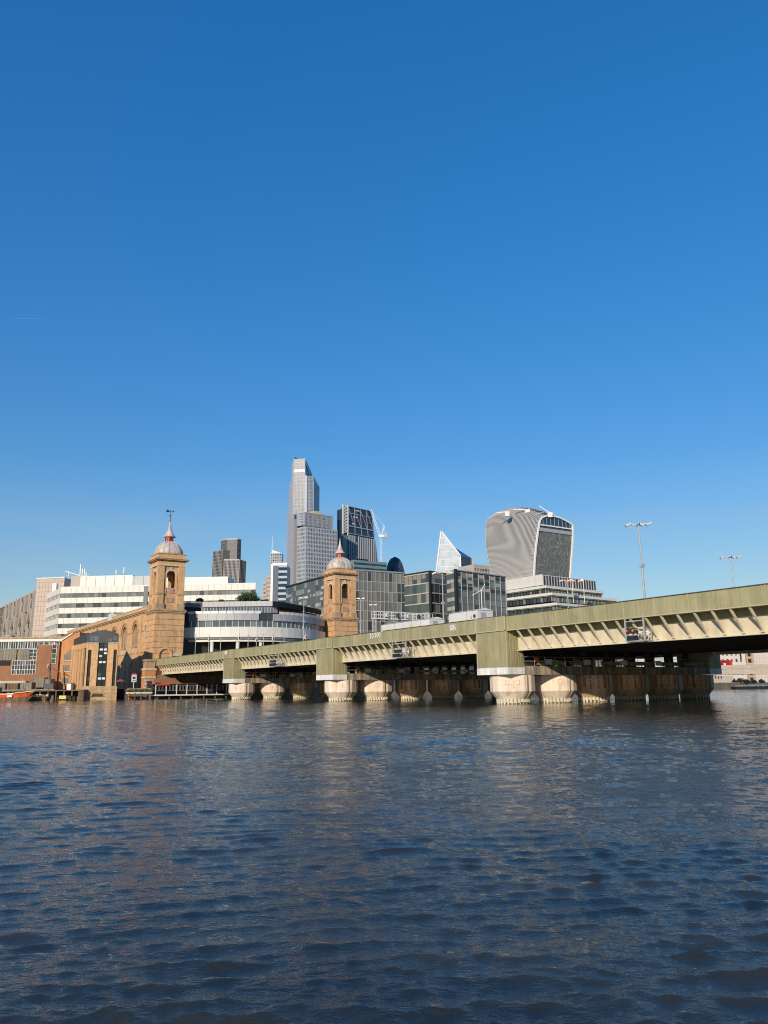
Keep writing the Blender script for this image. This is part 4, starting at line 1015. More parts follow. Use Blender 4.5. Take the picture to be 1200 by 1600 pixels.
# ------------------------------------------------------------ quay: river wall, wharf, small things
rw = thing('river_wall', 'dark stained stone river wall along the north bank', 'wall', (0, 0, 0), 0)
for a, b in (((-400, 197), (-83, 197)), (loc(-8, QS), loc(60, QS)), (loc(60, QS), loc(420, QS))):
    fr, w = edge_frame(a, b)
    blk('wall', rw, 'quay_stone', 0, w, 0, 0.59, -3, 2.4, fr); blk('coping', rw, 'paving', 0, w, -0.12, 0.7, 2.4, 2.7, fr)
for k in range(40):
    x = -160 + k * 1.9
    blk('fender_post', rw, 'timber', x - 0.16, x + 0.16, 196.6, 196.99, -2, 2.0 + 0.5 * ((k * 7) % 3) / 2)

# glass pavilion restaurant on piles under the bridge end
pv = thing('riverside_pavilion', 'low glazed restaurant pavilion with white terrace edge under the bridge', 'pavilion', loc(-2.3, 194.6), TH)
blk('terrace_deck', pv, 'timber', -0.3, 19.0, 0, 4.8, 0.75, 0.98); blk('terrace_edge', pv, 'white_paint', -0.5, 19.2, -0.16, 0.0, 0.75, 1.08)
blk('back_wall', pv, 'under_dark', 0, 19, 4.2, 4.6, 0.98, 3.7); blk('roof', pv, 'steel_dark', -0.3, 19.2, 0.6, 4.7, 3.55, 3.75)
for k in range(8):
    x = 0.1 + k * 2.66
    blk('post', pv, 'white_paint', x - 0.09, x + 0.09, 0.72, 0.9, 0.98, 3.55)
    if k < 7:
        w = quad_uv('window', pv, 'glass_black', [(x + 0.1, 0.95, 1.0), (x + 2.56, 0.95, 1.0), (x + 2.56, 0.95, 3.5), (x + 0.1, 0.95, 3.5)], 3, 1)
        for j in range(3):
            for zz in (1.95, 3.2): blk('window_bar', w, 'galv', x + 0.22 + j * 0.8, x + 0.85 + j * 0.8, 0.86, 0.94, zz, zz + 0.06)
            for xx in (0.22, 0.78): blk('window_bar', w, 'galv', x + xx + j * 0.8, x + xx + 0.05 + j * 0.8, 0.85, 0.93, 1.95, 3.3)
for k in range(7): MB().tube((0.5 + k * 3, 0.4, -3), (0.5 + k * 3, 0.4, 0.75), 0.16).build('pile', 'timber', pv)
blk('sign_board', pv, 'red_paint', 0.3, 3.6, 0.45, 0.59, 3.3, 3.72)
m = MB(); m.add([(0.2, 3.2, 4.0), (7, 3.2, 4.0), (6, 4.4, 5.2), (0.8, 4.4, 5.2), (0.2, 4.4, 4.0), (7, 4.4, 4.0)], [(0, 1, 2, 3), (0, 3, 4), (1, 5, 2), (2, 5, 4, 3), (0, 4, 5, 1)]); m.build('tiled_roof', 'brick_red', pv)
# planter, sign, parasol
pl = thing('flower_planter', 'long planter of yellow and green flowers on the quay beside the pavilion', 'planter', loc(-8.2, 198.2), TH)
blk('trough', pl, 'white_paint', -0.2, 6.0, -0.2, 0.9, 1.35, 1.75); blk('trough_stand', pl, 'quay_stone', 0, 5.8, 0, 0.7, -1, 1.35)
leaves('foliage', 'leaf_mid', pl, [(0.3 + k * 0.6, 0.35, 2.0, 0.5) for k in range(10)], 1600, 0.10, 5)
leaves('flowers', 'leaf_flower', pl, [(0.3 + k * 0.6, 0.25, 2.15, 0.5) for k in range(10)], 900, 0.085, 6)
sg = thing('river_sign', 'white square notice board on a post in front of the shaded wall', 'sign', loc(-6.6, 199.4), TH)
MB().tube((0, 0, 2.0), (0, 0, 6.3), 0.08).build('post', 'white_paint', sg); blk('board', sg, 'white_paint', -0.62, 0.62, -0.12, -0.04, 4.2, 6.0)
blk('emblem', sg, 'slate', -0.28, 0.28, -0.16, -0.122, 5.0, 5.5); MB().prism([(-0.5, -0.1), (0.5, -0.1), (0.5, 0.1), (-0.5, 0.1)], 6.02, 6.35).build('top_cap', 'red_paint', sg)
blk('text_line', sg, 'slate', -0.4, 0.4, -0.15, -0.122, 4.55, 4.65)
pa = thing('cafe_parasol', 'brown red parasol in the shade beside the turret office', 'parasol', loc(-9.6, 201.5, 2.5), TH)
MB().tube((0, 0, 0), (0, 0, 2.4), 0.05).build('pole', 'timber', pa); MB().lathe([(1.7, 1.85), (0.9, 2.25), (0.05, 2.6)], 8).build('canopy', 'red_roof', pa)
sx = thing('quay_steps', 'sunlit timber landing beside the turret office at the water', 'landing', loc(-8.6, 196.5), TH)
blk('deck', sx, 'timber', 0, 3.6, 0, 2.4, 0.7, 0.9); [MB().tube((x, 0.3, -2), (x, 0.3, 1.6), 0.14).build('post', 'boat_orange' if x < 0.5 else 'timber', sx) for x in (0.3, 1.8, 3.3)]
# orange workboat, barge and yard clutter at the left
def hull(t, name, mat, L, Wd, z0, z1, rake=1.6):
    n = 10; vs = []; 
    for i in range(n + 1):
        u = i / n; x = L * u; tw_ = Wd / 2 * (1 - max(0, (u - 0.7) / 0.3) ** 2 * 0.9); sh = 0.55 * max(0, (u - 0.5) / 0.5) ** 2
        xb = min(x, L - rake * (1 if u > 0.8 else 0) * (u - 0.8) / 0.2)
        vs += [(xb, -tw_ * 0.8, z0), (xb, tw_ * 0.8, z0), (x, tw_, z1 + sh), (x, -tw_, z1 + sh)]
    fs = []
    for i in range(n):
        a, b = 4 * i, 4 * i + 4
        fs += [(a, b, b + 3, a + 3), (a + 1, a + 2, b + 2, b + 1), (a + 3, b + 3, b + 2, a + 2), (a, a + 1, b + 1, b)]
    fs += [(0, 3, 2, 1), (4 * n, 4 * n + 1, 4 * n + 2, 4 * n + 3)]
    return MB().add(vs, fs).build(name, mat, t)
bt = thing('orange_workboat', 'orange workboat with a white rail moored at the left edge', 'boat', at(-40, 1094, 186) * 1.0, 0)
bt.location.z = 0
Lb = at(52, 1090, 186).x - bt.location.x
hull(bt, 'hull', 'timber', Lb, 3.6, -0.6, 0.75); hull(bt, 'topsides', 'boat_orange', Lb + 0.2, 3.8, 0.76, 1.55)
m = MB(); m.box(0, Lb * 0.72, -1.95, -1.85, 1.58, 1.75); m.bar((Lb * 0.6, -1.9, 1.7), (Lb + 0.3, -0.3, 2.3), 0.14); m.build('rail', 'white_paint', bt)
blk('name_board', bt, 'white_paint', Lb * 0.62, Lb * 0.7, -1.99, -1.9, 0.95, 1.4)
blk('wheelhouse', bt, 'khaki', Lb * 0.3, Lb * 0.42, -1.0, 1.0, 1.56, 3.2)
bg2 = thing('brown_barge', 'low brown barge moored right of the orange workboat', 'barge', (at(50, 1095, 190).x, 190, 0), 0)
hull(bg2, 'hull', 'timber', at(80, 1095, 190).x - at(50, 1095, 190).x, 3.2, -0.6, 0.9)
for k in range(5): blk('deck_sack', bg2, 'yellow_paint' if k % 2 else 'stone_pale', 0.5 + k * 0.8, 1.1 + k * 0.8, -1.2, -0.5, 1.0, 1.35 + 0.1 * (k % 3))
def yardbox(name, label, cat, px0, px1, z0, z1, Y, mat, grp=None, ribs=True):
    xa, xb = at(px0, 1075, Y).x, at(px1, 1075, Y).x
    t = thing(name, label, cat, (xa, Y, 0), 0, grp); w = xb - xa
    blk('body', t, mat, 0, w, 0, 2.4, z0, z1); blk('lid', t, 'steel_dark', -0.05, w + 0.05, -0.05, 2.45, z1, z1 + 0.12)
    if ribs:
        for k in range(5): blk('rib', t, mat, 0.1 + k * (w - 0.3) / 4, 0.22 + k * (w - 0.3) / 4, -0.07, -0.001, z0 + 0.05, z1 - 0.02)
    return t
yardbox('waste_container', 'khaki container on the wharf above the orange boat stern', 'container', -6, 8, 2.55, 4.2, 199, 'khaki', 'wharf containers')
yardbox('waste_container', 'tan container on the wharf above the middle of the orange boat', 'container', 9, 28, 2.55, 4.2, 199.5, 'timber', 'wharf containers')
yardbox('waste_container', 'grey green container on the wharf beside the boat bow', 'container', 31, 49, 2.55, 4.3, 199, 'khaki', 'wharf containers')
yardbox('site_cabin', 'stacked dark site cabin below the brick pier at the wharf', 'cabin', 50, 68, 2.55, 5.6, 205, 'khaki')
yardbox('site_cabin', 'small tan cabin right of the dark site cabin', 'cabin', 69, 79, 3.0, 5.2, 204, 'taupe')
yardbox('yellow_skip', 'yellow skip on the foreshore left of the turret office', 'skip', 93.5, 104, 0.35, 1.1, 191, 'yellow_paint', ribs=False)
yardbox('white_tank', 'small white tank in the dark yard below the orange block', 'tank', 104.5, 110.5, 2.5, 4.0, 199, 'white_paint', ribs=False)
yardbox('timber_dolphin', 'square timber mooring block at the foot of the turret office', 'mooring', 123, 131.5, -1.0, 2.4, 192.5, 'timber')
ug = thing('jetty', 'dark timber jetty below the wharf containers', 'jetty', (at(0, 1090, 194).x, 194, 0), 0)
wj = at(124, 1090, 194).x - ug.location.x
blk('deck', ug, 'timber', -30, wj, 0, 9, 2.2, 2.5)
for k in range(16): MB().tube((-12 + k * (wj + 12) / 16, 0.3, -3), (-12 + k * (wj + 12) / 16, 0.3, 2.2 + 0.7 * (k % 3 == 0)), 0.2).build('pile', 'timber', ug)
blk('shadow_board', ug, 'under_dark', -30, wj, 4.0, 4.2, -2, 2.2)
gr = thing('yard_grab_crane', 'dark yard crane with white lamps below the slim brick window', 'crane', (at(78, 1080, 203).x, 203, 2.5), 0)
m = MB(); m.box(-1.2, 1.2, -1, 1, 0, 1.6); m.build('body', 'dark_metal', gr); m = MB(); m.bar((0, 0, 1.5), (-0.8, 0, 6.0), 0.3); m.bar((-0.8, 0, 6.0), (2.2, 0, 4.4), 0.22); m.bar((2.2, 0, 4.4), (2.4, 0, 2.6), 0.2); m.build('arm', 'dark_metal', gr)
for q in ((-0.9, 6.2), (-1.0, 5.7)): MB().lathe([(0.05, q[1]), (0.22, q[1] + 0.15), (0.05, q[1] + 0.4)], 8, (q[0], -0.3)).build('lamp', 'white_paint', gr)

# ------------------------------------------------------------ skyline towers
def tower_at(name, label, A, B, cat='tower'):
    return thing(name, label, cat, (A.x, A.y, 0), math.atan2(B.y - A.y, B.x - A.x))
def slab(parent, a, b, depth, z0, z1, nb, nf, glass, side='right', nbs=6, glass2=None, body='tower_grey', band=None, mull=None, skew=0.0, band2=None, mull2=None):
    """rectangular block on the front edge a->b (parent frame) with glazed front and one glazed side"""
    fr, w = edge_frame(a, b); M = frM(fr)
    P = [M @ Vector(p) for p in ((0, 0, 0), (w, 0, 0), (w + skew, depth, 0), (skew, depth, 0))]
    core(parent, [(p.x, p.y) for p in P], z0, z1, body)
    facade(parent, (P[0].x, P[0].y), (P[1].x, P[1].y), z0, z1, nb, nf, glass, band=band, mull=mull, bands_each=False)
    if side == 'right': facade(parent, (P[1].x, P[1].y), (P[2].x, P[2].y), z0, z1, nbs, nf, glass2 or glass, band=band2 or band, mull=mull2 or mull, bands_each=False)
    if side == 'left': facade(parent, (P[3].x, P[3].y), (P[0].x, P[0].y), z0, z1, nbs, nf, glass2 or glass, band=band2 or band, mull=mull2 or mull, bands_each=False)

# Tower with three stepped dark leaves (left of the vane tower's right side)
A = at(350, 874, 915); B = atz(374, 874, A.z); C2 = atz(384, 876.5, A.z)
t42 = tower_at('dark_ribbed_tower', 'dark brown ribbed tower with stepped top right of the vane tower', A, B)
b_, c_ = tolocal(t42, B), tolocal(t42, C2)
core(t42, [(0, 0), b_, c_, (c_[0] - 6, c_[1] + 12), (2, 16)], 2, A.z, 'bronze')
facade(t42, (0, 0), b_, 10, A.z, 12, 40, 'glass_black', mull=('bronze_light', 0.55, 0.6), band=('bronze', 0.3, 0.1), bands_each=False)
facade(t42, b_, c_, 10, A.z, 5, 40, 'glass_black', mull=('bronze_light', 0.5, 0.6), band=('bronze', 0.3, 0.1), bands_each=False)
blk('roof_coping', t42, 'bronze_light', 0, b_[0], -0.8, 1.2, A.z - 1.5, A.z + 0.3)
zl_ = at(340, 860, 925).z; l0, l1 = tolocal(t42, at(333, 861, 932)), tolocal(t42, at(348, 860, 922))
slab(t42, l0, l1, 20, 2, zl_, 8, 40, 'glass_black', side='none', body='bronze', mull=('bronze_light', 0.45, 0.5), band=('bronze', 0.3, 0.1), skew=6)
zc_ = at(360, 842.5, 930).z; k0, k1, k2, k3 = [tolocal(t42, at(x, 843, y)) for x, y in ((345.5, 936), (355, 928), (371, 928), (377, 934))]
core(t42, [k0, k1, k2, k3, (k3[0] - 3, k3[1] + 16), (k0[0] + 3, k0[1] + 16)], 2, zc_, 'steel_dark', 'core_tower')
for (p, q) in ((k0, k1), (k1, k2), (k2, k3)):
    fr, w = edge_frame(p, q); blk('core_coping', t42, 'bronze_light', 0, w, -0.4, 0.3, zc_ - 1.0, zc_ + 0.4, fr)
    for j in range(4): blk('core_louvre', t42, 'bronze', w * 0.2, w * 0.8, -0.3, 0, zc_ - 6 - j * 7, zc_ - 3.5 - j * 7, fr)

# mast tower and the white edged block in front of it
A = at(422.5, 862, 1150); B = at(440, 866, 1150)
hm = tower_at('mast_tower', 'slim grey tower with a thin white mast left of the tallest tower', A, B)
w = tolocal(hm, B)[0]
slab(hm, (0, 0), (w, 0), 20, 2, A.z - 2, 5, 46, 'glass_grey', side='none', band=('tower_metal', 0.3, 0.3), mull=('tower_metal', 0.8, 0.5))
zz = at(425, 838, 1150).z
MB().tube((2.2, 3, A.z - 2), (2.2, 3, zz), 0.8, 8, 0.3).build('mast', 'fin_white', hm)
m = MB(); m.add([(2, 0.5, A.z - 2), (w - 2, 0.5, A.z - 2), (w - 2, 0.5, A.z - 3 + 1.5), (2, 0.5, A.z + 3), (2, 12, A.z - 2), (w - 2, 12, A.z - 2), (w - 2, 12, A.z - 1.5), (2, 12, A.z + 3)], [(0, 1, 2, 3), (3, 2, 6, 7), (0, 3, 7, 4), (1, 5, 6, 2), (5, 4, 7, 6)]); m.build('roof_wedge', 'white_panel_b', hm)
A = at(424.5, 883, 760); B = at(449, 880, 760)
wt = tower_at('white_edged_block', 'narrow office block with white edge and dark bands below the mast tower', A, B, 'building')
w = tolocal(wt, B)[0]
slab(wt, (0, 0), (w, 0), 25, 2, A.z, 4, 22, 'glass_navy', side='none', band=('tower_metal', 0.42, 0.3), mull=None)
blk('white_edge', wt, 'fin_white', -0.6, 1.6, -0.6, 6, 2, A.z + 1.5); blk('roof_band', wt, 'fin_white', 1.6, w, -0.5, 6, A.z, A.z + 2.2)
quad_uv('pale_bay', wt, 'glass_pale', [(1.8, -0.4, 60), (w * 0.45, -0.4, 60), (w * 0.45, -0.4, A.z - 1), (1.8, -0.4, A.z - 1)], 2, 12)
for i, (x0, x1, y0, Y, lab) in enumerate(((410.5, 419, 909, 820, 'pale low block at the left of the mast tower foot'), (416, 424, 899, 800, 'grey stepped block against the mast tower'))):
    A = at(x0, y0, Y); B = at(x1, y0 - 2, Y); o = tower_at('distant_block', lab, A, B, 'building'); w = tolocal(o, B)[0]
    slab(o, (0, 0), (w, 0), 14, 2, A.z, 4, 26, 'glass_grey', side='none', band=('taupe_light', 0.5, 0.3), mull=('taupe_light', 0.6, 0.35))

# tallest tower: stepped vertical glass slabs
A = at(459.5, 717.5, 895); B = at(477, 718, 893)
bt2 = tower_at('tallest_glass_tower', 'tallest grey glass tower of stepped vertical slabs on the skyline', A, B)
def L2(x, y, Y): return tolocal(bt2, at(x, y, Y))
mull_ = ('tower_metal', 0.22, 0.2); bnd = ('tower_grey', 0.07, 0.1)
zt1 = A.z; w = tolocal(bt2, B)[0]
# main slab with sloped east shoulder
zs = at(488, 733, 905).z; e1 = L2(488, 733, 925)
core(bt2, [(0, 0), (w, 0), (e1[0], e1[1]), (e1[0] - 6, e1[1] + 30), (-6, 50)], 2, zs - 6, 'tower_grey')
facade(bt2, (0, 0), (w, 0), 2, zt1, 8, 62, 'glass_pale', band=bnd, mull=mull_, bands_each=False)
facade(bt2, (w, 0), e1, 2, zs - 6, 12, 58, 'glass_lav', band=bnd, mull=mull_, bands_each=False)
m = MB(); d1 = (e1[0], e1[1])
m.add([(0, 0.05, zs - 6), (w, 0.05, zs - 6), (d1[0], d1[1], zs - 6), (-6, 40, zs - 6), (0, 0.05, zt1), (w, 0.05, zt1), (d1[0], d1[1], zs - 1), (-6, 40, zs)], [(0, 1, 5, 4), (1, 2, 6, 5), (4, 5, 6, 7), (0, 4, 7, 3), (2, 3, 7, 6)])
m.build('crown', 'tower_grey', bt2)
quad_uv('crown_glazing', bt2, 'glass_navy', [(w * 1.01, 0.2, zs + 3), (d1[0] * 0.99, d1[1] * 0.99, zs - 14), (d1[0] * 0.99, d1[1] * 0.99, zs - 1.5), (w * 1.01, 0.2, zt1 - 1)], 5, 2).location = (0.5, -0.6, 0)
blk('crown_band', bt2, 'fin_white', 0, w, -0.6, 0, zt1 - 17, zt1 - 13.5)
# left stepped slabs (one behind the other, each lower)
for i, (xl, xr, yt, Y0, Y1, gl) in enumerate(((456.3, 460, 724, 925, 897, 'glass_lav'), (452.3, 457, 757, 950, 915, 'glass_lav'), (448.8, 453.5, 804, 975, 935, 'glass_lav'))):
    p, q = L2(xl, yt, Y0), L2(xr, yt, Y1); zz = at(xl, yt, Y0).z
    core(bt2, [p, q, (q[0] + 4, q[1] + 20), (p[0] + 4, p[1] + 25)], 2, zz, 'tower_grey', 'side_slab')
    facade(bt2, p, q, 2, zz, 10, int(zz / 4.4), gl, band=bnd, mull=('tower_metal', 0.2, 0.2), bands_each=False)
p, q = L2(449.2, 820, 880), L2(459.8, 820, 868); zz = at(452, 806, 880).z
facade(bt2, p, q, 2, zz, 10, 50, 'glass_lav', band=bnd, mull=('tower_metal', 0.25, 0.3), bands_each=False)
core(bt2, [p, q, (q[0], q[1] + 20), (p[0] + 3, p[1] + 25)], 2, zz - 0.2, 'tower_grey', 'west_slab')
# right slab, lower
A2 = at(476.5, 744, 884); p, q = L2(476.5, 744, 884), L2(490, 745, 884); r_ = L2(499, 753.5, 912); zz = A2.z
core(bt2, [p, q, r_, (r_[0] - 5, r_[1] + 20), (p[0] - 2, p[1] + 30)], 2, zz - 7, 'tower_grey', 'east_slab')
facade(bt2, p, q, 2, zz, 7, 56, 'glass_pale', band=bnd, mull=mull_, bands_each=False)
facade(bt2, q, r_, 2, zz - 7, 8, 54, 'glass_blue', band=('tower_metal', 0.3, 0.25), mull=mull_, bands_each=False)
m = MB(); m.add([(p[0], p[1], zz - 7), (q[0], q[1], zz - 7), (r_[0], r_[1], zz - 7), (p[0], p[1] + 20, zz - 7), (p[0], p[1], zz), (q[0], q[1], zz), (r_[0], r_[1], zz - 5.5), (p[0], p[1] + 20, zz)], [(0, 1, 5, 4), (1, 2, 6, 5), (4, 5, 6, 7), (0, 4, 7, 3), (2, 3, 7, 6)]); m.build('shoulder', 'tower_metal', bt2)
fr, ww = edge_frame(p, q); blk('edge_fin', bt2, 'tower_metal', -0.3, ww * 0.27, -0.9, 0.2, 60, zz + 0.5, fr)
# dark recessed slot between the slabs
p, q = L2(459.8, 812, 866), L2(465, 812, 866); zz = at(462, 811, 866).z
fr, ww = edge_frame(p, q); blk('recessed_slot', bt2, 'bronze', 0, ww, 0, 14, 2, zz, fr)

# gridded office tower in front of it
A = at(478, 822.5, 850); zz = A.z; B = atz(527, 828.5, zz); C2 = atz(464.8, 825.5, zz)
gt = tower_at('gridded_office_tower', 'pale grey office tower with square window grid in front of the tallest tower', A, B)
b_, c_ = tolocal(gt, B), tolocal(gt, C2)
core(gt, [(0, 0), b_, (b_[0] + c_[0], b_[1] + c_[1]), c_], 2, zz - 0.2, 'tower_metal')
gm_, gb_ = ('tower_metal', 0.8, 0.45), ('tower_metal', 0.34, 0.4)
facade(gt, (0, 0), b_, 40, zz, 20, 30, 'glass_dark', band=gb_, mull=gm_, bands_each=False)
facade(gt, c_, (0, 0), 40, zz, 7, 30, 'glass_grey', band=gb_, mull=gm_, bands_each=False)
A3 = at(476, 800, 852); z3 = A3.z; B3 = atz(520, 806.5, z3); C3 = atz(464.7, 801, z3)
a3, b3, c3 = tolocal(gt, A3), tolocal(gt, B3), tolocal(gt, C3)
core(gt, [a3, b3, (b3[0] + c3[0] - a3[0], b3[1] + c3[1] - a3[1] + 6), (c3[0] + 2, c3[1] + 6), c3], zz + 1.5, z3 - 0.1, 'tower_grey', 'top_block')
facade(gt, a3, b3, zz + 1.5, z3, 22, 5, 'glass_grey', band=('tower_metal', 0.3, 0.3), mull=('tower_metal', 0.6, 0.3), bands_each=False)
facade(gt, c3, a3, zz + 1.5, z3, 6, 5, 'glass_pale', band=('tower_metal', 0.3, 0.3), mull=('tower_metal', 0.6, 0.3), bands_each=False)
core(gt, [(a3[0] + 1, a3[1] + 1), (b3[0] - 1, b3[1] + 1), (b3[0] + c3[0] - a3[0] - 1, b3[1] + c3[1] - a3[1]), (c3[0] + 3, c3[1] + 2)], zz - 0.1, zz + 1.5, 'steel_dark', 'shadow_gap')
blk('roof_box', gt, 'taupe_light', 14, 26, 8, 14, z3, z3 + 4.5); blk('roof_panel', gt, 'yellow_paint', 16, 19, 7.8, 7.99, z3 + 0.8, z3 + 3.4)

# tower with lattice top (sloping side) and its crane
A = at(543.5, 791, 930); zz = A.z; B = atz(580, 799, zz)
ch = tower_at('lattice_topped_tower', 'dark teal tower with steel lattice top and pale vertical fins', A, B)
W_ = tolocal(ch, B)[0]
def sh(z): return (zz - z) * 0.135     # sloping east side
z1, z2 = at(560, 833, 930).z, 30.0
m = MB(); Lf, Dp = -9.0, 26.0
for (za, zb) in ((z2, z1), (z1, zz)):
    m.add([(0, 0, za), (W_ + sh(za), 0, za), (W_ + sh(za), Dp, za), (6, Dp, za), (0, 0, zb), (W_ + sh(zb), 0, zb), (W_ + sh(zb), Dp, zb), (6, Dp, zb)], [(0, 1, 5, 4), (1, 2, 6, 5), (2, 3, 7, 6), (3, 0, 4, 7), (4, 5, 6, 7)])
m.build('wall', 'glass_navy', ch)
P = [[(u * (W_ + sh(z)), -0.15, z) for u in np.linspace(0, 1, 9)] for z in np.linspace(z2, z1, 4)]
grid_uv('glazing', ch, 'glass_navy', P, 16, 34, False)
P = [[(u * (W_ + sh(z)), -0.15, z) for u in np.linspace(0, 1, 9)] for z in np.linspace(z1, zz, 4)]
grid_uv('glazing', ch, 'glass_navy', P, 10, 12, False)
wl = W_ + sh(z1)
for k in range(15):
    x = 1.0 + k * (wl + 3) / 15.0; top = z1 - 2 - (8 if k == 4 else 0)
    blk('fin', ch, 'tower_metal', x, x + 1.1, -1.2, -0.2, z2, top)
m = MB(); x_e0, x_e1 = W_ + sh(z1) - 1, W_ + sh(z2)
m.add([(x_e0, -0.4, z1), (x_e0 + 3.5, -0.4, z1 - 4), (x_e1 + 3.5, -0.4, z2), (x_e1, -0.4, z2), (x_e0, 6, z1), (x_e0 + 3.5, 6, z1 - 4), (x_e1 + 3.5, 6, z2), (x_e1, 6, z2)], [(3, 2, 1, 0), (2, 6, 5, 1), (1, 5, 4, 0)]); m.build('east_panel', 'tower_grey', ch)
hN = zz - z1
for k in range(5):
    xt = W_ * k / 4; xb_ = (W_ + sh(z1)) * k / 4
    MB().bar((xt * 0.995 + 0.2, -1.0, zz - 1), (xb_ + 0.2, -1.0, z1), 0.7).build('lattice_post', 'tower_grey', ch)
    if k < 4:
        mid = z1 + hN * 0.25; xn = (W_ + sh(mid)) * (k + 1) / 4
        MB().bar((xt + 0.8, -0.9, zz - 2), (xn, -0.9, mid), 0.6).build('lattice_brace', 'tower_grey', ch)
for f in (0.0, 0.27, 0.5, 0.75, 1.0):
    z = z1 + hN * f; MB().bar((0, -0.85, z), (W_ + sh(z), -0.85, z), 0.7 if f not in (0.27,) else 1.2).build('lattice_beam', 'tower_metal' if f != 0.5 else 'brick_red', ch)
for f in (0.36, 0.62, 0.88):
    z = z1 + hN * f; blk('lift_motor_panel', ch, 'white_panel_b', 4 + 9 * f, 9 + 12 * f, -0.7, -0.2, z, z + 1.6)
n = 9        # zig-zag ladder frame on the north-west edge
for k in range(n):
    za, zb = z1 + hN * k / n, z1 + hN * (k + 1) / n
    MB().bar((-8.2, -0.3, za), (-0.8, -0.3, (za + zb) / 2), 1.3).build('ladder_brace', 'crane_white', ch); MB().bar((-0.8, -0.3, (za + zb) / 2), (-8.2, -0.3, zb), 1.3).build('ladder_brace', 'crane_white', ch)
for x in (-8.4, -0.6): MB().bar((x, -0.4, z1 - 2), (x, -0.4, zz + 1), 1.3).build('ladder_post', 'crane_white', ch)
core(ch, [(-8.6, 0.4), (0, 0.4), (0, 3), (-8.6, 3)], 30, z1 - 3, 'teal', 'west_core'); core(ch, [(-8, 1.5), (0, 1.5), (0, 3), (-8, 3)], z1 - 3, zz - 2, 'steel_dark', 'west_screen')
# dark slim block just left of it
A = at(529.5, 827, 960); B = at(536, 827, 960); o = tower_at('slim_dark_core', 'slim black core tower between the gridded tower and the lattice tower', A, B); w = tolocal(o, B)[0]
core(o, [(0, 0), (w + 2, 0), (w + 2, 14), (0, 14)], 2, A.z, 'steel_dark'); MB().lathe([(2.2, A.z), (2.2, A.z + 4)], 10, (w * 0.4, 4)).build('roof_drum', 'steel_dark', o)
m = MB()
for k in range(14): m.box(0.4, w - 0.4, -0.2, 0, A.z - 6 - k * 5, A.z - 4 - k * 5)
m.build('louvres', 'slate', o, kind='stuff')
# tower crane on the right flank
A = at(595, 838, 930)
cr = thing('tower_crane', 'white tower crane leaning against the lattice topped tower', 'crane', (A.x, A.y, 0), 0)
m = MB()
base = A.z
def trussbar(a, b, w, nseg, mat, name):
    a = Vector(a); b = Vector(b); d = b - a; sd = d.normalized().cross(Vector((0, 1, 0))).normalized() * w
    m = MB(); 
    for s in (-1, 1): m.bar(a + sd * s * 0.5, b + sd * s * 0.5, 0.36)
    for k in range(nseg):
        p, q = a + d * (k / nseg), a + d * ((k + 1) / nseg)
        s = 1 if k % 2 else -1
        m.bar(p + sd * 0.5 * s, q - sd * 0.5 * s, 0.25)
    return m.build(name, mat, cr)
tip = at(579.5, 796.5, 930); tail = at(600, 821, 930); cw = at(602.5, 834, 930)
trussbar((0, 0, 60), (0, 0, base), 2.2, 26, 'crane_white', 'mast')
trussbar((-1, 0, base + 1), (tip.x - A.x, 0, tip.z), 2.0, 16, 'crane_white', 'jib')
trussbar((1, 0, base), (tail.x - A.x, 0, tail.z), 1.2, 6, 'crane_white', 'back_mast')
MB().box(-2.5, cw.x - A.x + 1.5, -1.2, 1.2, base - 1, base + 1.6).build('slewing_deck', 'crane_white', cr)
MB().box(cw.x - A.x - 1.8, cw.x - A.x + 1.8, -1.5, 1.5, base - 2.2, base + 3.6).build('counterweight', 'taupe_light', cr)
m = MB().bar((tail.x - A.x, 0, tail.z), (tip.x - A.x, 0, tip.z), 0.18); m.bar((tail.x - A.x, 0, tail.z), (cw.x - A.x, 0, base + 3), 0.2); m.bar((tail.x - A.x, 0, tail.z), (at(597, 817, 930).x - A.x, 0, at(597, 817, 930).z), 0.3); m.build('guy_rope', 'crane_white', cr)

# teal banded block and the dark domed tower
A = at(553, 874.5, 560); B = at(604, 877, 575)
te = tower_at('teal_banded_block', 'low teal glass block with dark stripes behind the right brick tower', A, B, 'building'); w = tolocal(te, B)[0]
core(te, [(0, 0.1), (w, 0.1), (w, 20), (0, 20)], 2, A.z, 'teal')
facade(te, (0, 0), (w, 0), 60, A.z, 9, 10, 'glass_navy', band=('teal', 0.58, 0.4))
blk('roof_edge', te, 'slate', 0, w * 0.42, -0.5, 3, A.z, A.z + 1.0)
A = at(617, 870, 1050)
gk = thing('dark_domed_tower', 'dark blue glass domed tower peeping over the glass office roof', 'tower', (A.x, A.y, 0), 0)
R_ = (at(631, 897, 1050).x - at(603.5, 897, 1050).x) / 2 * 1.06
prof = [(R_ * 1.12, 30)] + [(R_ * 1.02 * math.sqrt(max(0.0, 1 - u ** 2.1)) + 0.3, A.z - 34 * (1 - u)) for u in np.linspace(0.0, 1.0, 12)]
P = [[(r * math.sin(t), -r * math.cos(t), z) for t in np.linspace(-math.pi, math.pi, 37)] for r, z in prof]
grid_uv('glass_dome', gk, 'glass_navy', P, 36, 30)
m = MB()
for k in range(18):
    for sgn in (1, -1):
        for j in range(1, 12):
            (r0, z0), (r1, z1_) = prof[j], prof[j + 1] if j + 1 < len(prof) else prof[j]
            t0 = 2 * math.pi * (k + sgn * j * 0.5) / 18; t1 = 2 * math.pi * (k + sgn * (j + 1) * 0.5) / 18
            m.bar((r0 * 1.01 * math.sin(t0), -r0 * 1.01 * math.cos(t0), z0), (r1 * 1.01 * math.sin(t1), -r1 * 1.01 * math.cos(t1), z1_), 0.35)
m.build('diagrid', 'steel_dark', gk, kind='stuff')

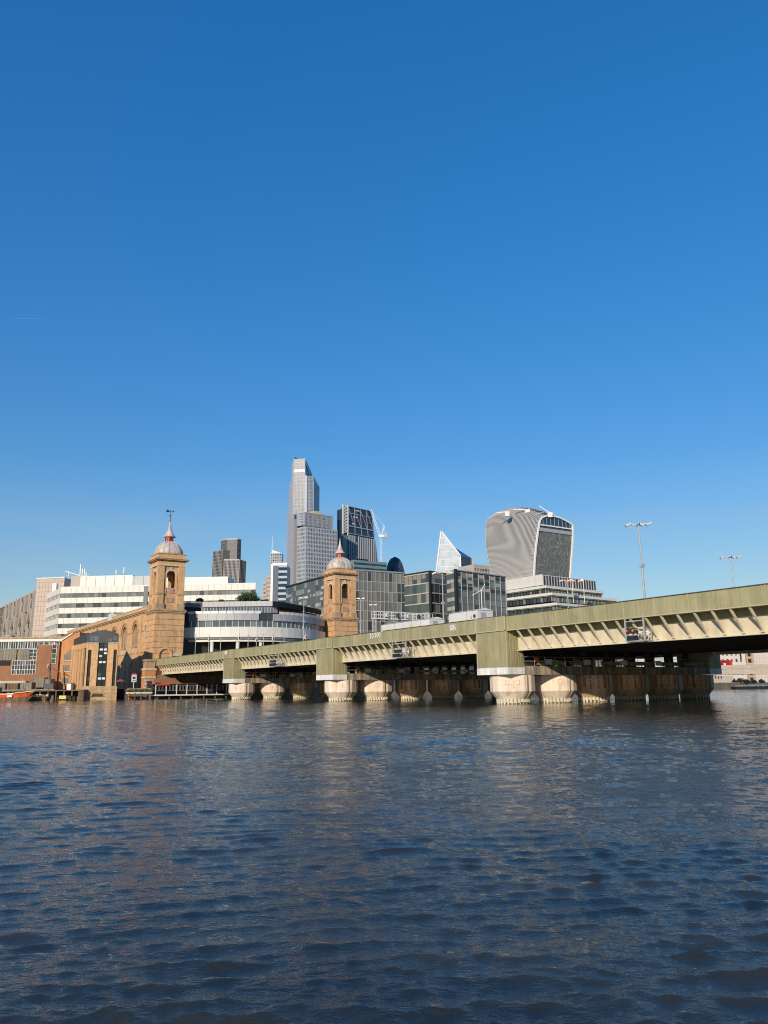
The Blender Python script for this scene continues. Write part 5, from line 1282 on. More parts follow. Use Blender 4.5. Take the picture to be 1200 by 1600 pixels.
# glass office behind the right brick tower
A = at(547, 891, 325); zz = A.z; B = atz(632.5, 896.5, zz); C2 = atz(447, 918.5, zz)
go = tower_at('grey_glass_office', 'large grey glass office directly behind the right brick tower', A, B, 'building')
b_, c_ = tolocal(go, B), tolocal(go, C2)
core(go, [(0, 0), b_, (b_[0] + c_[0], b_[1] + c_[1]), c_], 2, zz - 0.2, 'steel_dark')
facade(go, (0, 0), b_, 9, zz, 13, 10, 'glass_grey', band=('taupe_light', 0.06, 0.08), mull=('grey_panel', 0.13, 0.3), mull_each=True)
facade(go, c_, (0, 0), 9, zz, 22, 16, 'glass_green', band=('steel_dark', 0.08, 0.08), mull=('steel_dark', 0.10, 0.10), bands_each=False)
fr, w = edge_frame(c_, (0, 0)); blk('roof_edge', go, 'slate', 0, w, -0.5, 0.6, zz, zz + 0.7, fr); fr, w = edge_frame((0, 0), b_); blk('roof_edge', go, 'tower_grey', 0, w, -0.5, 0.6, zz, zz + 0.6, fr)
rp_ = random.Random(3); fr, w = edge_frame(c_, (0, 0))
for k in range(90):
    x = rp_.uniform(0.5, w - 6); z = 24 + rp_.randrange(0, 10) * 2.45; 
    if z < zz - 2: blk('pale_blind_strip', go, 'taupe_light' if k % 3 else 'grey_panel', x, x + rp_.uniform(2, 5), -0.16, -0.06, z, z + 1.3, fr)
# dark glass block one
A = at(671, 894, 300); zz = A.z; B = atz(700, 898.5, zz); C2 = atz(632, 900, zz)
d1 = tower_at('dark_glass_office', 'dark green glass office block with pale floor lines right of the grey glass office', A, B, 'building')
b_, c_ = tolocal(d1, B), tolocal(d1, C2)
core(d1, [(0, 0), b_, (b_[0] + c_[0], b_[1] + c_[1]), c_], 2, zz - 0.2, 'steel_dark')
facade(d1, (0, 0), b_, 11, zz, 4, 9, 'glass_dark', band=('taupe_light', 0.11, 0.25), mull=('steel_dark', 0.12, 0.15))
facade(d1, c_, (0, 0), 11, zz, 6, 9, 'glass_green', band=('taupe_light', 0.12, 0.25), mull=('steel_dark', 0.14, 0.15))
for f in ((c_, (0, 0)), ((0, 0), b_)):
    fr, w = edge_frame(*f); blk('roof_edge', d1, 'slate', 0, w, -0.35, 0.3, zz + 0.003, zz + 0.6, fr)
    for k in range(int(w / 2.4)): blk('spandrel_panel', d1, 'taupe', k * 2.4 + 0.15, k * 2.4 + 2.2, -0.12, -0.035, zz - 2.2, zz - 0.6, fr)
blk('corner_post', d1, 'slate', -0.35, 0.35, -0.5, 0.3, 11, zz + 0.6)
# dark glass block two with tall pale fins
A = at(710.5, 890, 285); zz = A.z; B = atz(789, 900.5, zz); C2 = atz(698, 893.5, zz)
d2 = tower_at('finned_glass_office', 'grey glass office with tall pale fins above the white cabin on the bridge', A, B, 'building')
b_, c_ = tolocal(d2, B), tolocal(d2, C2)
core(d2, [(0, 0), b_, (b_[0] + c_[0], b_[1] + c_[1]), c_], 2, zz - 0.2, 'steel_dark')
facade(d2, (0, 0), b_, 11, zz - 0.4, 9, 14, 'glass_grey', band=('steel_dark', 0.10, 0.06), mull=('grey_panel', 0.15, 0.35), mull_each=True)
facade(d2, c_, (0, 0), 11, zz, 2, 10, 'glass_green', band=('taupe_light', 0.4, 0.2), mull=('steel_dark', 0.1, 0.22))
fr, w = edge_frame((0, 0), b_); blk('roof_edge', d2, 'tower_grey', 0, w, -0.6, 0.4, zz - 0.35, zz, fr)
rp_ = random.Random(9)
for k in range(9):
    for j in range(3):
        if rp_.random() < 0.75: blk('open_blind', d2, 'glass_black' if rp_.random() < 0.6 else 'taupe_light', k * w / 9 + 0.25, (k + 1) * w / 9 - 0.25, -0.12, -0.07, zz - 2.2 - j * 2.5, zz - 0.9 - j * 2.5, fr)
blk('corner_post', d2, 'slate', -0.3, 0.45, -0.75, 0.3, 11, zz + 0.2)
m = MB(); m.bar((4, 4, zz + 0.6), (12, 4, zz + 2.4), 0.3); m.bar((4, 4, zz + 0.2), (4, 4, zz + 2.6), 0.3); m.bar((4, 4, zz + 2.6), (18, 4, zz + 0.4), 0.2); m.build('roof_davit', 'crane_white', d2)

# pointed white tower
A = at(681.5, 893, 930); ap = at(689, 829.5, 930); r1 = at(719, 868, 930); rb = at(719.5, 893, 930); r2 = at(737.5, 872.5, 948)
sc = tower_at('pointed_white_tower', 'white glass tower cut to a sharp point on the skyline', A, rb)
a_, ap_, r1_, rb_ = [tolocal(sc, p) for p in (A, ap, r1, rb)]
bl = 2.0; xb0 = a_[0] - (ap_[0] - a_[0]) * (A.z - bl) / (ap.z - A.z)
e2 = tolocal(sc, r2)
vs = [(xb0, 0, bl), (rb_[0], 0, bl), (r1_[0], 0, r1.z), (ap_[0], 0, ap.z), (e2[0], e2[1], bl), (e2[0], e2[1], r2.z), (xb0 + 8, 40, bl), (ap_[0] + 12, 34, r2.z + 22)]
m = MB().add(vs, [(0, 1, 2, 3), (1, 4, 5, 2), (2, 5, 7), (3, 2, 7), (0, 3, 7, 6), (4, 6, 7, 5)]); m.build('wall', 'glass_navy', sc)
P = []
for t in np.linspace(0, 1, 22):
    z = bl + (ap.z - bl) * t; xl = xb0 + (ap_[0] - xb0) * t
    xr = rb_[0] if z < r1.z else rb_[0] + (ap_[0] - r1_[0]) * (z - r1.z) / (ap.z - r1.z)
    xr = rb_[0] + (r1_[0] - rb_[0]) * min(1, (z - bl) / (r1.z - bl)) if z < r1.z else r1_[0] + (ap_[0] - r1_[0]) * (z - r1.z) / (ap.z - r1.z)
    P.append([(xl + (xr - xl) * u, -0.3, z) for u in np.linspace(0, 1, 7)])
grid_uv('glazing', sc, 'glass_white', P, 6, 42, False)
fb = MB()
for row in P[2::1]:
    if row[-1][0] - row[0][0] > 1: fb.box(row[0][0], row[-1][0], -0.5, -0.31, row[0][2], row[0][2] + 0.6)
fb.build('floor_bands', 'fin_white', sc, kind='stuff')
for p, q in (((xb0, -0.4, bl), (ap_[0], -0.4, ap.z)), ((ap_[0], -0.4, ap.z), (r1_[0], -0.4, r1.z)), ((r1_[0], -0.4, r1.z), (rb_[0], -0.4, bl))): MB().bar(p, q, 1.5).build('edge_trim', 'fin_white', sc)
MB().bar((e2[0], e2[1], bl), (e2[0], e2[1], r2.z), 1.6).build('edge_trim', 'taupe_light', sc)
facade(sc, (rb_[0], 0), (e2[0], e2[1]), 60, min(r1.z, r2.z) - 1, 6, 28, 'glass_blue', band=('steel_dark', 0.12, 0.15), mull=None, bands_each=False)
# low pale block beside it
A = at(740, 881.5, 620); B = at(765, 880, 630); o = tower_at('low_pale_block', 'low pale block between the pointed tower and the flared tower', A, B, 'building'); w = tolocal(o, B)[0]
core(o, [(0, 0), (w, 0), (w, 20), (0, 20)], 2, A.z, 'taupe_light'); facade(o, (0, 0), (w, 0), 40, A.z - 2, 6, 18, 'glass_grey', band=('taupe_light', 0.4, 0.3), mull=('taupe_light', 0.5, 0.35), bands_each=False)

# flared tower with curved roof
FA = rad(33.0)
c0 = at(833.5, 905, 700)
wk = thing('flared_tower', 'flared tower with white vertical fins and curved roof at right of the skyline', 'tower', (c0.x, c0.y, 0), FA)
def wloc(x, y, Y): 
    v = tolocal(wk, at(x, y, Y)); return v
Zb = 20.0
def ray_hit_local(x, y, axis, val):
    """local point on the plane axis=val seen at photo pixel"""
    d = ray(x, y); M = Matrix.Rotation(-FA, 4, 'Z'); dl = M @ d; cl = M @ (_C - Vector((c0.x, c0.y, 0)))
    t = (val - cl[axis]) / dl[axis]; p = cl + dl * t; return p
# river face outline (plane y=0): left edge, arched top, right edge
outl = [ray_hit_local(x, y, 1, 0.0) for x, y in ((833.3, 905), (834.2, 880), (836.3, 855), (839.5, 830), (842.5, 813))]
outt = [ray_hit_local(x, y, 1, 0.0) for x, y in ((846, 808.5), (853, 806), (862, 806.3), (873, 809.2), (884, 814.5), (893.3, 820.5))]
outr = [ray_hit_local(x, y, 1, 0.0) for x, y in ((894.0, 828), (893.3, 850), (891.5, 875), (889.5, 905))]
dn = lambda p, q: (p.x + (p.x - q.x) * (p.z - Zb) / (q.z - p.z) * 0.5, Zb)
out = [dn(outl[0], outl[1])] + [(p.x, p.z) for p in outl + outt + outr] + [dn(outr[-1], outr[-2])]
nL = 1 + len(outl)
# western face: depth along local y, longer towards the top
ZTOP = max(z for _, z in out)
yb_top = ray_hit_local(761, 815, 0, outl[-1].x).y; yb_bot = ray_hit_local(772.5, 905, 0, outl[0].x).y
zA, zB = outl[0].z, outl[-1].z
def ylen(z): u = max(0.0, min(1.15, (z - zA) / (zB - zA))); return yb_bot + (yb_top - yb_bot) * (1 - (1 - min(u, 1)) ** 1.8) - (max(0, u - 1) * 30)
_hp = [ray_hit_local(x, y, 0, outl[-1].x) for x, y in ((842.5, 813), (830, 808), (818, 804.2), (802, 801.5), (785, 802.5), (770, 807), (761.5, 812.5))]
_hv = [p.y / _hp[-1].y for p in _hp]; _hz = [(p.z - 20.0) / (_hp[0].z - 20.0) for p in _hp]
def hump(v): return float(np.interp(v, _hv, _hz))
NV_ = 16
rows = []
for v in np.linspace(0, 1, NV_ + 1):
    rows.append([(x, v * ylen(z), Zb + (z - Zb) * (hump(v) if z > zA else 1.0)) for x, z in out])
nO = len(out)
vs = [p for r in rows for p in r]
fs = [(j * nO + i, j * nO + i + 1, (j + 1) * nO + i + 1, (j + 1) * nO + i) for j in range(NV_) for i in range(nO - 1)]
fs.append(tuple(NV_ * nO + i for i in range(nO)))
o = MB().add(vs, fs).build('wall', 'steel_dark', wk)
# fins on the western face running over the edge of the roof
nF = 46
for k in range(nF + 1):
    v = k / nF; m = MB(); pr = None
    ptsf = [(x - 0.1, v * ylen(z), Zb + (z - Zb) * (hump(v) if z > zA else 1.0)) for x, z in out[:nL + 2]]
    for p, q in zip(ptsf[:-1], ptsf[1:]):
        up = Vector((0, 1, 0)); m.bar(p, q, 0.5, 0.36, up=(0, 1, 0))
    m.build('fin', 'fin_grey', wk)
fl = MB()
for k in range(30):
    z = Zb + 18 + k * 4.0
    if z > zB - 3: break
    xl = np.interp(z, [p[1] for p in out[:nL]], [p[0] for p in out[:nL]])
    fl.box(xl - 0.3, xl + 0.3, 0, ylen(z), z, z + 0.7)
fl.build('floor_lines', 'taupe_light', wk, kind='stuff')
# roof ribs
for k in range(9):
    v = 0.1 + 0.8 * k / 8
    m = MB(); pts = [(x, v * ylen(z), Zb + (z - Zb) * hump(v) + 0.5) for x, z in out[nL:nL + len(outt)]]
    for p, q in zip(pts[:-1], pts[1:]): m.bar(p, q, 1.2, 0.5)
    m.build('roof_rib', 'fin_white' if k in (0, 8) else 'grey_panel', wk)
m = MB(); pts = [(x, 0.0, z) for x, z in out[nL - 1:nL + len(outt) + 1]]
for (p, q) in zip(pts[:-1], pts[1:]): m.add([(p[0], -0.2, p[2] + 0.2), (q[0], -0.2, q[2] + 0.2), (q[0], 16, q[2] + 0.9), (p[0], 16, p[2] + 0.9)], [(0, 1, 2, 3)])
m.build('roof_shell', 'fin_white', wk)
# river face: frame, garden glazing, speckled glazing
m = MB()
ctr = (sum(x for x, _ in out) / nO)
pts = [(x, -0.9, z) for x, z in out]
for p, q in zip(pts[:-1], pts[1:]): m.bar(p, q, 1.5, 1.5)
m.build('river_frame', 'fin_white', wk)
zg0 = ray_hit_local(866, 833, 1, 0.0).z
def xr(z):
    L = sorted((zz_, x) for x, zz_ in out[:nL]); R = sorted((zz_, x) for x, zz_ in out[nL + len(outt) - 1:])
    return np.interp(z, [a for a, _ in L], [b for _, b in L]), np.interp(z, [a for a, _ in R], [b for _, b in R])
P = [[(xr(z)[0] + (xr(z)[1] - xr(z)[0]) * u, -0.35, z) for u in np.linspace(0, 1, 12)] for z in np.linspace(Zb, zg0, 8)]
grid_uv('river_glazing', wk, 'glass_speckle', P, 42, 60, False)
gp_ = [(x, z) for x, z in out[nL - 1:nL + len(outt) + 1]]
m = MB(); xl0, xr0 = xr(zg0); m.add([(xl0, -0.3, zg0)] + [(x, -0.3, z) for x, z in gp_] + [(xr0, -0.3, zg0)], [tuple(range(len(gp_) + 2))[::-1]]); m.build('sky_garden_glazing', 'glass_navy', wk)
for f, mat, hgt in ((0.0, 'grey_panel', 3.4), (1.0, 'fin_white', 1.2)):
    z = zg0 + f * 5.5; a, b = xr(z); blk('garden_band', wk, mat, a + 0.5, b - 0.5, -1.2, -0.36, z, z + hgt)
m = MB()
for k in range(9):
    u = (k + 0.5) / 9; x = xl0 + (xr0 - xl0) * u; ztp = np.interp(x, [p[0] for p in gp_], [p[1] for p in gp_]); m.box(x - 0.2, x + 0.2, -0.6, -0.32, zg0 + 7, ztp - 1)
m.build('garden_mullions', 'grey_panel', wk, kind='stuff')
# roof cleaning cranes on it
def roof_crane(label, p0, p1, p2, Y):
    A = at(*p0, Y); t = thing('roof_cleaning_crane', label, 'crane', A, 0, 'cleaning cranes on the flared tower'); q1 = at(*p1, Y) - A; q2 = at(*p2, Y) - A
    MB().box(-2.2, 2.2, -1.5, 1.5, -4.0, 0.8).build('carriage', 'crane_white', t); MB().bar((0, 0, 0.5), q1, 0.8).build('jib', 'crane_white', t); MB().bar((0, 0, 0.5), q2, 1.1).build('counter_jib', 'crane_white', t)
roof_crane('cleaning crane with raised jib on the right of the flared roof', (859, 802), (842, 790.5), (864, 803), 712)
roof_crane('cleaning crane with level jib on the middle of the flared roof', (824, 797.5), (803.5, 796), (827, 795.5), 725)
roof_crane('cleaning crane with flat jib at the left of the flared roof', (792, 800.5), (776.5, 801.2), (795, 800), 725)

# stepped white banded office right of the fins
A = at(847.5, 898, 400); zz = A.z; B = atz(930, 907.5, zz); C2 = atz(786, 908.5, zz)
sb = tower_at('stepped_riverside_office', 'stepped office with white crown and thin white floor edges below the flared tower', A, B, 'building')
b_, c_ = tolocal(sb, B), tolocal(sb, C2)
zc0 = at(847.5, 914, 400).z
core(sb, [(0, 0), b_, (b_[0] + c_[0], b_[1] + c_[1]), c_], zc0, zz, 'white_panel')
fr, w = edge_frame(c_, (0, 0))
for k in range(12): blk('crown_panel', sb, 'white_panel', k * w / 12 + 0.06, (k + 1) * w / 12 - 0.06, -0.25, 0, zc0 + 0.1, zz + 0.3, fr)
fr, w = edge_frame((0, 0), b_)
quad_uv('crown_louvres', sb, 'glass_black', [frM(fr) @ Vector(p) for p in ((0.2, -0.05, zc0), (w, -0.05, zc0), (w, -0.05, zz - 0.3), (0.2, -0.05, zz - 0.3))], 20, 1)
for k in range(20): blk('crown_fin', sb, 'grey_panel', k * w / 20, k * w / 20 + 0.3, -0.5, -0.06, zc0, zz, fr)
levels = ((914, 0.0, 935.5), (926, 2.5, 949), (942, 4.5, 958.5))
for i, (yy, outw, _) in enumerate(levels):
    zt_ = at(848, yy + 2.5, 400).z; zb_ = at(848, yy + 14.5, 400).z if i < 2 else 8
    n1 = Vector((c_[1], -c_[0], 0)).normalized() * -1
    ext = lambda p, d: (p[0], p[1])
    a0 = (0.0 + outw * 0.3, -1.2 - outw * 1.2); b0 = (b_[0] + 3 + outw * 3.2, b_[1] - 1.2 - outw * 1.0); c0_ = (c_[0] - 1.2 - outw * 0.2, c_[1] - 0.6)
    facade(sb, a0, b0, zb_, zt_ - 1.0, 18, 1, 'glass_green', mull=('grey_panel', 0.16, 0.3))
    facade(sb, c0_, a0, zb_, zt_ - 1.0, 14, 1, 'glass_dark', mull=('slate', 0.3, 0.3))
    core(sb, [(a0[0] + 0.1, a0[1] + 0.3), (b0[0] - 0.3, b0[1] + 0.3), (b0[0] + c0_[0] - 1, b0[1] + c0_[1] - 1), (c0_[0] + 0.2, c0_[1])], zb_ - 0.1, zt_, 'steel_dark', 'storey')
    for (p, q) in ((a0, b0), (c0_, a0)):
        fr, w = edge_frame(p, q); blk('floor_edge', sb, 'white_panel', -0.6, w + 0.6, -1.3, 0.5, zt_ - 1.0, zt_ + 0.35, fr); blk('soffit_strip', sb, 'green_fin', 0, w, -0.9, 0.2, zt_ - 1.5, zt_ - 1.02, fr)
rfz = at(940, 936, 430).z
p, q = tolocal(sb, at(905, 931, 425)), tolocal(sb, at(955, 937.5, 440)); fr, w = edge_frame(p, q); blk('roof_vault', sb, 'teal', 0, w, 0, 8, rfz - 2.0, rfz, fr)
# two flags on poles
for i, (x, lab) in enumerate(((895.5, 'small red and white flag on a pole left of its twin above the bridge'), (913, 'small red and white flag on a pole right of its twin above the bridge'))):
    A = at(x, 932, 390); T = at(x, 904, 390)
    f = thing('flag', lab, 'flag', (A.x, A.y, A.z - 3), 0, 'flags above the riverside office'); hgt = T.z - A.z + 3
    MB().tube((0, 0, 0), (0, 0, hgt), 0.14).build('pole', 'white_paint', f)
    n = 8; m = MB(); P = [[(-0.1 - 2.6 * u, 0.3 * math.sin(5 * u), hgt - 0.3 - 1.4 * w_ - 0.8 * u * u) for u in np.linspace(0, 1, n)] for w_ in (0, 0.5, 1)]
    vs = [p for r in P for p in r]; fs = [(j * n + k, j * n + k + 1, (j + 1) * n + k + 1, (j + 1) * n + k) for j in range(2) for k in range(n - 1)]
    MB().add(vs[:2 * n], fs[:n - 1]).build('cloth', 'white_paint', f); MB().add(vs, fs[n - 1:]).build('cloth_band', 'red_paint', f)

# ------------------------------------------------------------ things on the bridge deck
def flood_mast(e, s, ztop, label, heads, arm=1.6, lean=0):
    t = thing('floodlight_mast', label, 'lamp mast', loc(e, s, 9.2), TH, 'floodlight masts on the bridge'); H = ztop - 9.2
    MB().tube((0, 0, 0), (0, 0, H * 0.55), 0.13, 8, 0.11).build('lower_pole', 'galv', t); MB().tube((0, 0, H * 0.55), (0, 0, H), 0.09, 8, 0.07).build('upper_pole', 'galv', t)
    MB().box(-0.2, 0.2, -0.2, 0.2, H * 0.53, H * 0.56).build('joint_collar', 'galv', t)
    MB().bar((-arm * 0.66, -arm * 0.74, H), (arm * 0.66, arm * 0.74, H), 0.1).bar((-arm * 0.74, arm * 0.66, H), (arm * 0.74, -arm * 0.66, H + 0.02), 0.1).build('cross_arm', 'galv', t)
    for i, (u, d) in enumerate(heads):
        x, y = (0.74 * arm * u, -0.66 * arm * u)
        M = Matrix.Translation((x, y, H)) @ Matrix.Rotation(rad(-41.7), 4, 'Z') @ Matrix.Rotation(rad(24 * d), 4, 'Y')
        hd = MB().box(-0.32, 0.32, -0.22, 0.22, -0.12, 0.08, M).build('lamp_head', 'galv', t); MB().box(-0.28, 0.28, -0.18, 0.18, -0.15, -0.121, M).build('lens', 'white_paint', hd)
HD3 = ((-1.0, -1), (0.2, 1), (1.0, -1))
def mast_px(x, y, e, label, heads=HD3, arm=1.12):
    s, z = pe(x, y, e); flood_mast(e, s, z, label, heads, arm)
mast_px(997.4, 819, 8, 'tall floodlight mast right of centre standing alone against the sky')
mast_px(1141.5, 870, 37.5, 'floodlight mast showing only its top at the far right of the parapet')
mast_px(475, 934, 7.4, 'floodlight mast in front of the curved office right end', ((-0.5, 0.3), (0.6, -0.3)), 0.9)
mast_px(563.5, 935, 18, 'floodlight mast just right of the plain brick tower', ((-0.4, 0.3), (0.6, -0.3)), 0.9)
mast_px(583, 945, 26, 'short floodlight mast second right of the plain brick tower', ((-0.6, 0.3), (0.6, -0.3)), 0.9)
mast_px(691, 895, 11.4, 'floodlight mast between the dark glass office and the finned office', ((-1.0, -1), (1.0, 1)), 1.3)
mast_px(885.5, 907, 37, 'floodlight mast in front of the stepped riverside office', ((-0.8, -1), (0.8, 1)), 1.3)
s_, z_ = pe(752, 921, 20)
am = thing('anemometer_mast', 'thin white mast with cross arms behind the white cabin', 'mast', loc(20, s_, 9.2), TH)
MB().tube((0, 0, 0), (0, 0, z_ - 9.2), 0.07).build('pole', 'white_paint', am); h_ = z_ - 9.2
MB().bar((-1.1, 1.0, h_ - 0.9), (0, 0, h_ - 0.1), 0.07).bar((0, 0, h_ - 0.1), (0.5, -0.4, h_ + 0.9), 0.07).build('top_arm', 'white_paint', am)
MB().bar((-1.2, 1.0, h_ * 0.52), (0, 0, h_ * 0.58), 0.07).bar((1.2, -1.0, h_ * 0.52), (0, 0, h_ * 0.58), 0.07).build('lower_arm', 'white_paint', am)
def cabin(s0, s1, e, z1, label, doors):
    t = thing('relay_cabin', label, 'cabin', loc(e, s0, 9.2), TH, 'white relay cabins on the bridge'); L = s1 - s0; H = z1 - 9.2
    blk('body', t, 'white_panel_b', 0, 2.6, 0, L, 0, H); m = MB(); m.add([(-0.1, -0.1, H), (2.7, -0.1, H), (2.7, L + 0.1, H), (-0.1, L + 0.1, H), (1.3, -0.1, H + 0.28), (1.3, L + 0.1, H + 0.28)], [(0, 1, 4), (2, 3, 5), (0, 4, 5, 3), (1, 2, 5, 4)]); m.build('roof', 'white_paint', t)
    for k in range(1, int(L / 2.2)): blk('panel_seam', t, 'joint', -0.02, 0.001, k * 2.2, k * 2.2 + 0.05, 0.1, H - 0.05)
    for (y, z, w, hh, mt) in doors: blk('fitting', t, mt, -0.06, 0.0, y, y + w, z, z + hh)
    MB().box(0.5, 1.4, -0.05, 0.0, 0.1, H - 0.3).build('door', 'grey_panel', t)
cabin(87.3, 99.8, 3, 11.45, 'long low white cabin on the bridge above the painted numbers', ((4.2, 1.6, 0.5, 0.35, 'yellow_paint'), (0.4, 1.0, 1.1, 0.9, 'white_paint')))
cabin(76.9, 82.9, 3, 11.75, 'short white cabin on the bridge above the painted letters', ((0.4, 1.6, 0.4, 0.4, 'slate'), (1.1, 1.55, 0.35, 0.35, 'stone_pale')))
ga = thing('signal_gantry', 'railed signal gantry over the tracks behind the long white cabin', 'gantry', loc(1.2, 99.3, 9.2), TH)
MB().box(0, 11, -0.4, 0.4, 3.1, 3.25).build('walkway', 'white_paint', ga)
for x in (0.2, 10.8):
    m = MB()
    for y in (-0.4, 0.4): m.bar((x, y, 0), (x, y, 3.1), 0.14)
    for k in range(4): m.bar((x, -0.4, 0.2 + k * 0.75), (x, 0.4, 0.9 + k * 0.75), 0.08)
    m.build('leg', 'galv', ga)
m = MB()
for y in (-0.4, 0.4):
    for z in (3.75, 4.25): m.bar((0, y, z), (11, y, z), 0.06)
    for k in range(15): m.bar((k * 11 / 14, y, 3.2), (k * 11 / 14, y, 4.25), 0.06)
m.build('railing', 'white_paint', ga)
for k in range(5): MB().lathe([(0.25, 3.4), (0.28, 4.0)], 10, (2 + k * 2, -0.7)).build('signal_head', 'dark_metal' if k % 2 else 'galv', ga)
g3 = thing('deck_railing', 'white access railing on the deck at the foot of the plain tower', 'railing', loc(14, 118, 9.2), TH)
m = MB()
for z in (0.7, 1.4, 2.1, 2.8): m.bar((0, 0, z), (16, -6, z), 0.07)
for k in range(9): m.bar((16 * k / 8, -6 * k / 8, 0), (16 * k / 8, -6 * k / 8, 2.8), 0.08)
m.build('rails', 'white_paint', g3)
# slender signal posts by the station throat
for i, x in enumerate((306, 327, 345, 374, 388, 401, 412, 427, 444, 478)):
    e = 6 + 0.9 * i; s, z = pe(x, 991 + (i % 3) * 2 - (x - 306) * 0.02, e)
    lab = ['leftmost', 'second', 'third', 'fourth', 'fifth', 'sixth', 'seventh', 'eighth', 'ninth', 'rightmost'][i] + ' slender signal post from the left below the curved office'
    t = thing('signal_post', lab, 'signal post', loc(e, s, 9.2), TH, 'signal posts at the station throat')
    MB().tube((0, 0, 0), (0, 0, z - 9.2), 0.075, 6).build('post', 'galv', t)
    if i % 2: MB().box(-0.22, 0.22, -0.2, 0.2, z - 10.6, z - 9.9).build('signal_head', 'white_paint', t); MB().box(-0.15, 0.15, -0.22, -0.2, z - 10.5, z - 10.0).build('lens_plate', 'dark_metal', t)
    else: MB().bar((-0.5, 0, z - 9.6), (0.5, 0, z - 9.6), 0.07).build('cross_arm', 'galv', t)
# ------------------------------------------------------------ right edge: road bridge, bus, riverside
LB0 = at(1095, 1040, 545); LB1 = at(1330, 1030, 575)
rb = thing('road_bridge', 'pale concrete road bridge seen under the railway bridge at right', 'bridge', (LB0.x, LB0.y, 0), math.atan2(LB1.y - LB0.y, LB1.x - LB0.x))
w = tolocal(rb, LB1)[0]; zd = at(1140, 1040.5, 551).z; zbt = at(1140, 1054.5, 551).z
n = 30; m = MB()
def gr_(x): return (x / w) * 3.0
for k in range(n):
    xa, xb = w * k / n, w * (k + 1) / n
    MB().add([(xa + .05, 0, zd - 2.6 + gr_(xa)), (xb - .05, 0, zd - 2.6 + gr_(xb)), (xb - .05, 0, zd + gr_(xb)), (xa + .05, 0, zd + gr_(xa)), (xa + .05, 0.4, zd - 2.6 + gr_(xa)), (xb - .05, 0.4, zd - 2.6 + gr_(xb)), (xb - .05, 0.4, zd + gr_(xb)), (xa + .05, 0.4, zd + gr_(xa))], [(0, 1, 2, 3), (3, 2, 6, 7), (5, 4, 7, 6), (0, 3, 7, 4), (1, 5, 6, 2)]).build('parapet_panel', 'portland', rb)
m = MB(); m.add([(0, 0.3, zbt), (w, 0.3, zbt + gr_(w) * 0.4), (w, 0.3, zd - 1.1 + gr_(w)), (0, 0.3, zd - 1.1), (0, 30, zbt), (w, 30, zbt + gr_(w) * .4), (w, 30, zd - 1.1 + gr_(w)), (0, 30, zd - 1.1)], [(0, 1, 2, 3), (3, 2, 6, 7), (0, 4, 5, 1), (4, 7, 6, 5), (0, 3, 7, 4), (1, 5, 6, 2)]); m.build('deck_beam', 'portland', rb)
blk('pier', rb, 'portland', w * 0.75, w * 0.8, 2, 28, -3, zbt + 0.1)
A = at(1126, 1040.5, 553); zr_ = zd - 1.1 + gr_(tolocal(rb, A)[0])
bus = thing('double_decker_bus', 'red double decker bus crossing the road bridge at far right', 'bus', (A.x, A.y + 3, zr_), rb.rotation_euler[2])
Lb_ = at(1150.5, 1036, 553).x - A.x
m = MB().box(0, Lb_, 0, 2.55, 0.45, 4.9); m.build('body', 'bus_red', bus)
for z0, z1, nm in ((1.7, 2.6, 'lower_window'), (3.3, 4.2, 'upper_window')):
    for k in range(5): quad_uv(nm, bus, 'glass_black', [(0.4 + k * 1.75, -0.02, z0), (1.95 + k * 1.75, -0.02, z0), (1.95 + k * 1.75, -0.02, z1), (0.4 + k * 1.75, -0.02, z1)], 1, 1)
blk('windscreen', bus, 'glass_black', Lb_, Lb_ + 0.03, 0.15, 2.4, 1.4, 4.4); blk('advert_panel', bus, 'white_paint', Lb_ * 0.36, Lb_ * 0.52, -0.05, 0, 1.3, 2.7)
for x in (2.2, Lb_ - 2.4): 
    wh = MB().tube((x, -0.04, 0.5), (x, 0.3, 0.5), 0.5, 14).build('wheel', 'rubber', bus)
A = at(1116, 1015, 640); B = at(1163, 1015, 640)
o = tower_at('pale_corner_house', 'white stone corner house behind the red bus', A, B, 'building'); w = tolocal(o, B)[0]
ztp = A.z + 14
core(o, [(0, 0), (w, 0), (w, 30), (0, 30)], 2, ztp, 'tile_white')
for k in range(6):
    for j in range(7): blk('window', o, 'glass_grey', 2 + k * (w - 3) / 6, 3.6 + k * (w - 3) / 6, -0.15, 0.05, 4 + j * 5.2, 6.6 + j * 5.2)
blk('tall_slot', o, 'slate', w - 4.2, w - 3.0, -0.2, 0, 22, 26)
A = at(1163.5, 1015, 641); B = at(1175.5, 1015, 641); o = tower_at('tan_link_building', 'narrow tan brick building between two white ones at far right', A, B, 'building'); w = tolocal(o, B)[0]
core(o, [(0, 0), (w, 0), (w, 30), (0, 30)], 2, ztp + 2, 'stone_trim')
for j in range(7): blk('window', o, 'slate', w * 0.3, w * 0.7, -0.1, 0.05, 4 + j * 5.0, 7 + j * 5.0); blk('sill_band', o, 'stone_pale', 0, w, -0.3, 0, 8.0 + j * 5.0, 8.5 + j * 5.0)
A = at(1176, 1015, 640); B = at(1260, 1012, 645); o = tower_at('white_tiled_office', 'white tiled office wall at the far right edge', A, B, 'building'); w = tolocal(o, B)[0]
core(o, [(0, 0), (w, 0), (w, 30), (0, 30)], 2, ztp + 4, 'tile_white')
m = MB()
for k in range(20): m.box(k * w / 20, k * w / 20 + 0.15, -0.04, 0.02, 2, ztp + 3.9)
for j in range(20): m.box(0, w, -0.045, 0.02, 3 + j * 2, 3.15 + j * 2)
m.build('tile_joints', 'taupe_light', o, kind='stuff')
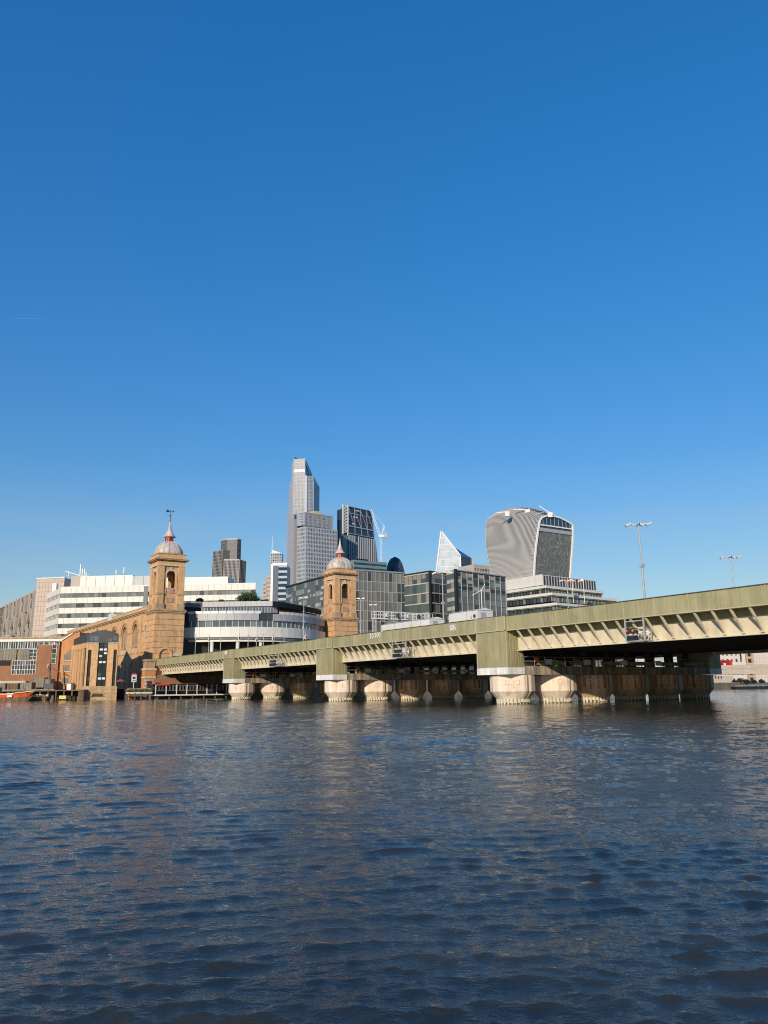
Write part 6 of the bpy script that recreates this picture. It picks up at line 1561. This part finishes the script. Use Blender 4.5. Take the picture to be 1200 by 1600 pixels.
# bank below the road bridge
A = at(1100, 1068, 345); B = at(1146, 1067, 350)
o = tower_at('stone_river_stairs_wall', 'tan stone embankment wall with small openings under the road bridge', A, B, 'wall'); w = tolocal(o, B)[0]
core(o, [(0, 0), (w, 0), (w, 8), (0, 8)], -2, at(1125, 1056, 345).z, 'portland'); 
for k in range(4): blk('opening', o, 'under_dark', 4.5 + k * 1.6, 5.2 + k * 1.6, -0.1, 0.1, at(1120, 1060, 345).z, at(1120, 1058, 345).z + 0.4)
blk('ledge', o, 'quay_stone', -4, w + 3, -2.5, 0, -2, at(1125, 1069, 342).z)
for i, (x, y, r, lab) in enumerate(((1149, 1064, 1.4, 'leftmost dark bush on the bank under the road bridge'), (1158, 1061, 2.0, 'tall dark bush on the bank under the road bridge'), (1168, 1065, 1.6, 'middle low dark bush on the bank under the road bridge'), (1179, 1067, 1.3, 'small dark bush near the right edge on the bank'), (1191, 1068, 1.5, 'rightmost dark bush on the bank at the photo edge'))):
    P = at(x, 1070, 338); P.z = 2.5
    shrub('bank_bush', lab, 'bush', P, [(-r * 0.7, 0, r * 0.3, r * 0.5), (0, 0.3, r * 0.5, r * 0.6), (r * 0.7, 0, r * 0.25, r * 0.5)], 900, 0.2, 70 + i, 'leaf_black', 'dark bushes on the bank')
mo = thing('moored_pontoon', 'dark grey pontoon moored against the bank at far right', 'pontoon', (at(1146, 1073, 326).x, 326, 0), 0)
L_p = at(1215, 1073, 326).x - mo.location.x
hull(mo, 'hull', 'slate', L_p, 5, -0.5, 0.9); blk('deck_house', mo, 'steel_dark', L_p * 0.3, L_p * 0.75, -1.2, 1.2, 0.95, 2.1); blk('rail', mo, 'galv', 0, L_p * 0.9, -2.3, -2.2, 1.4, 1.5)
for k in range(8): blk('stanchion', mo, 'galv', k * L_p * 0.125, k * L_p * 0.125 + 0.1, -2.3, -2.2, 0.9, 1.4)

# thin contrail high on the left
A = at(16, 496.8, 6000); B = at(72, 498.2, 6100)
ct = tag(MB().tube((0, 0, 0), B - A, 0.4, 6, 0.2).build('contrail', 'white_paint'), 'thin faint white contrail high in the sky at left', 'contrail'); ct.location = A
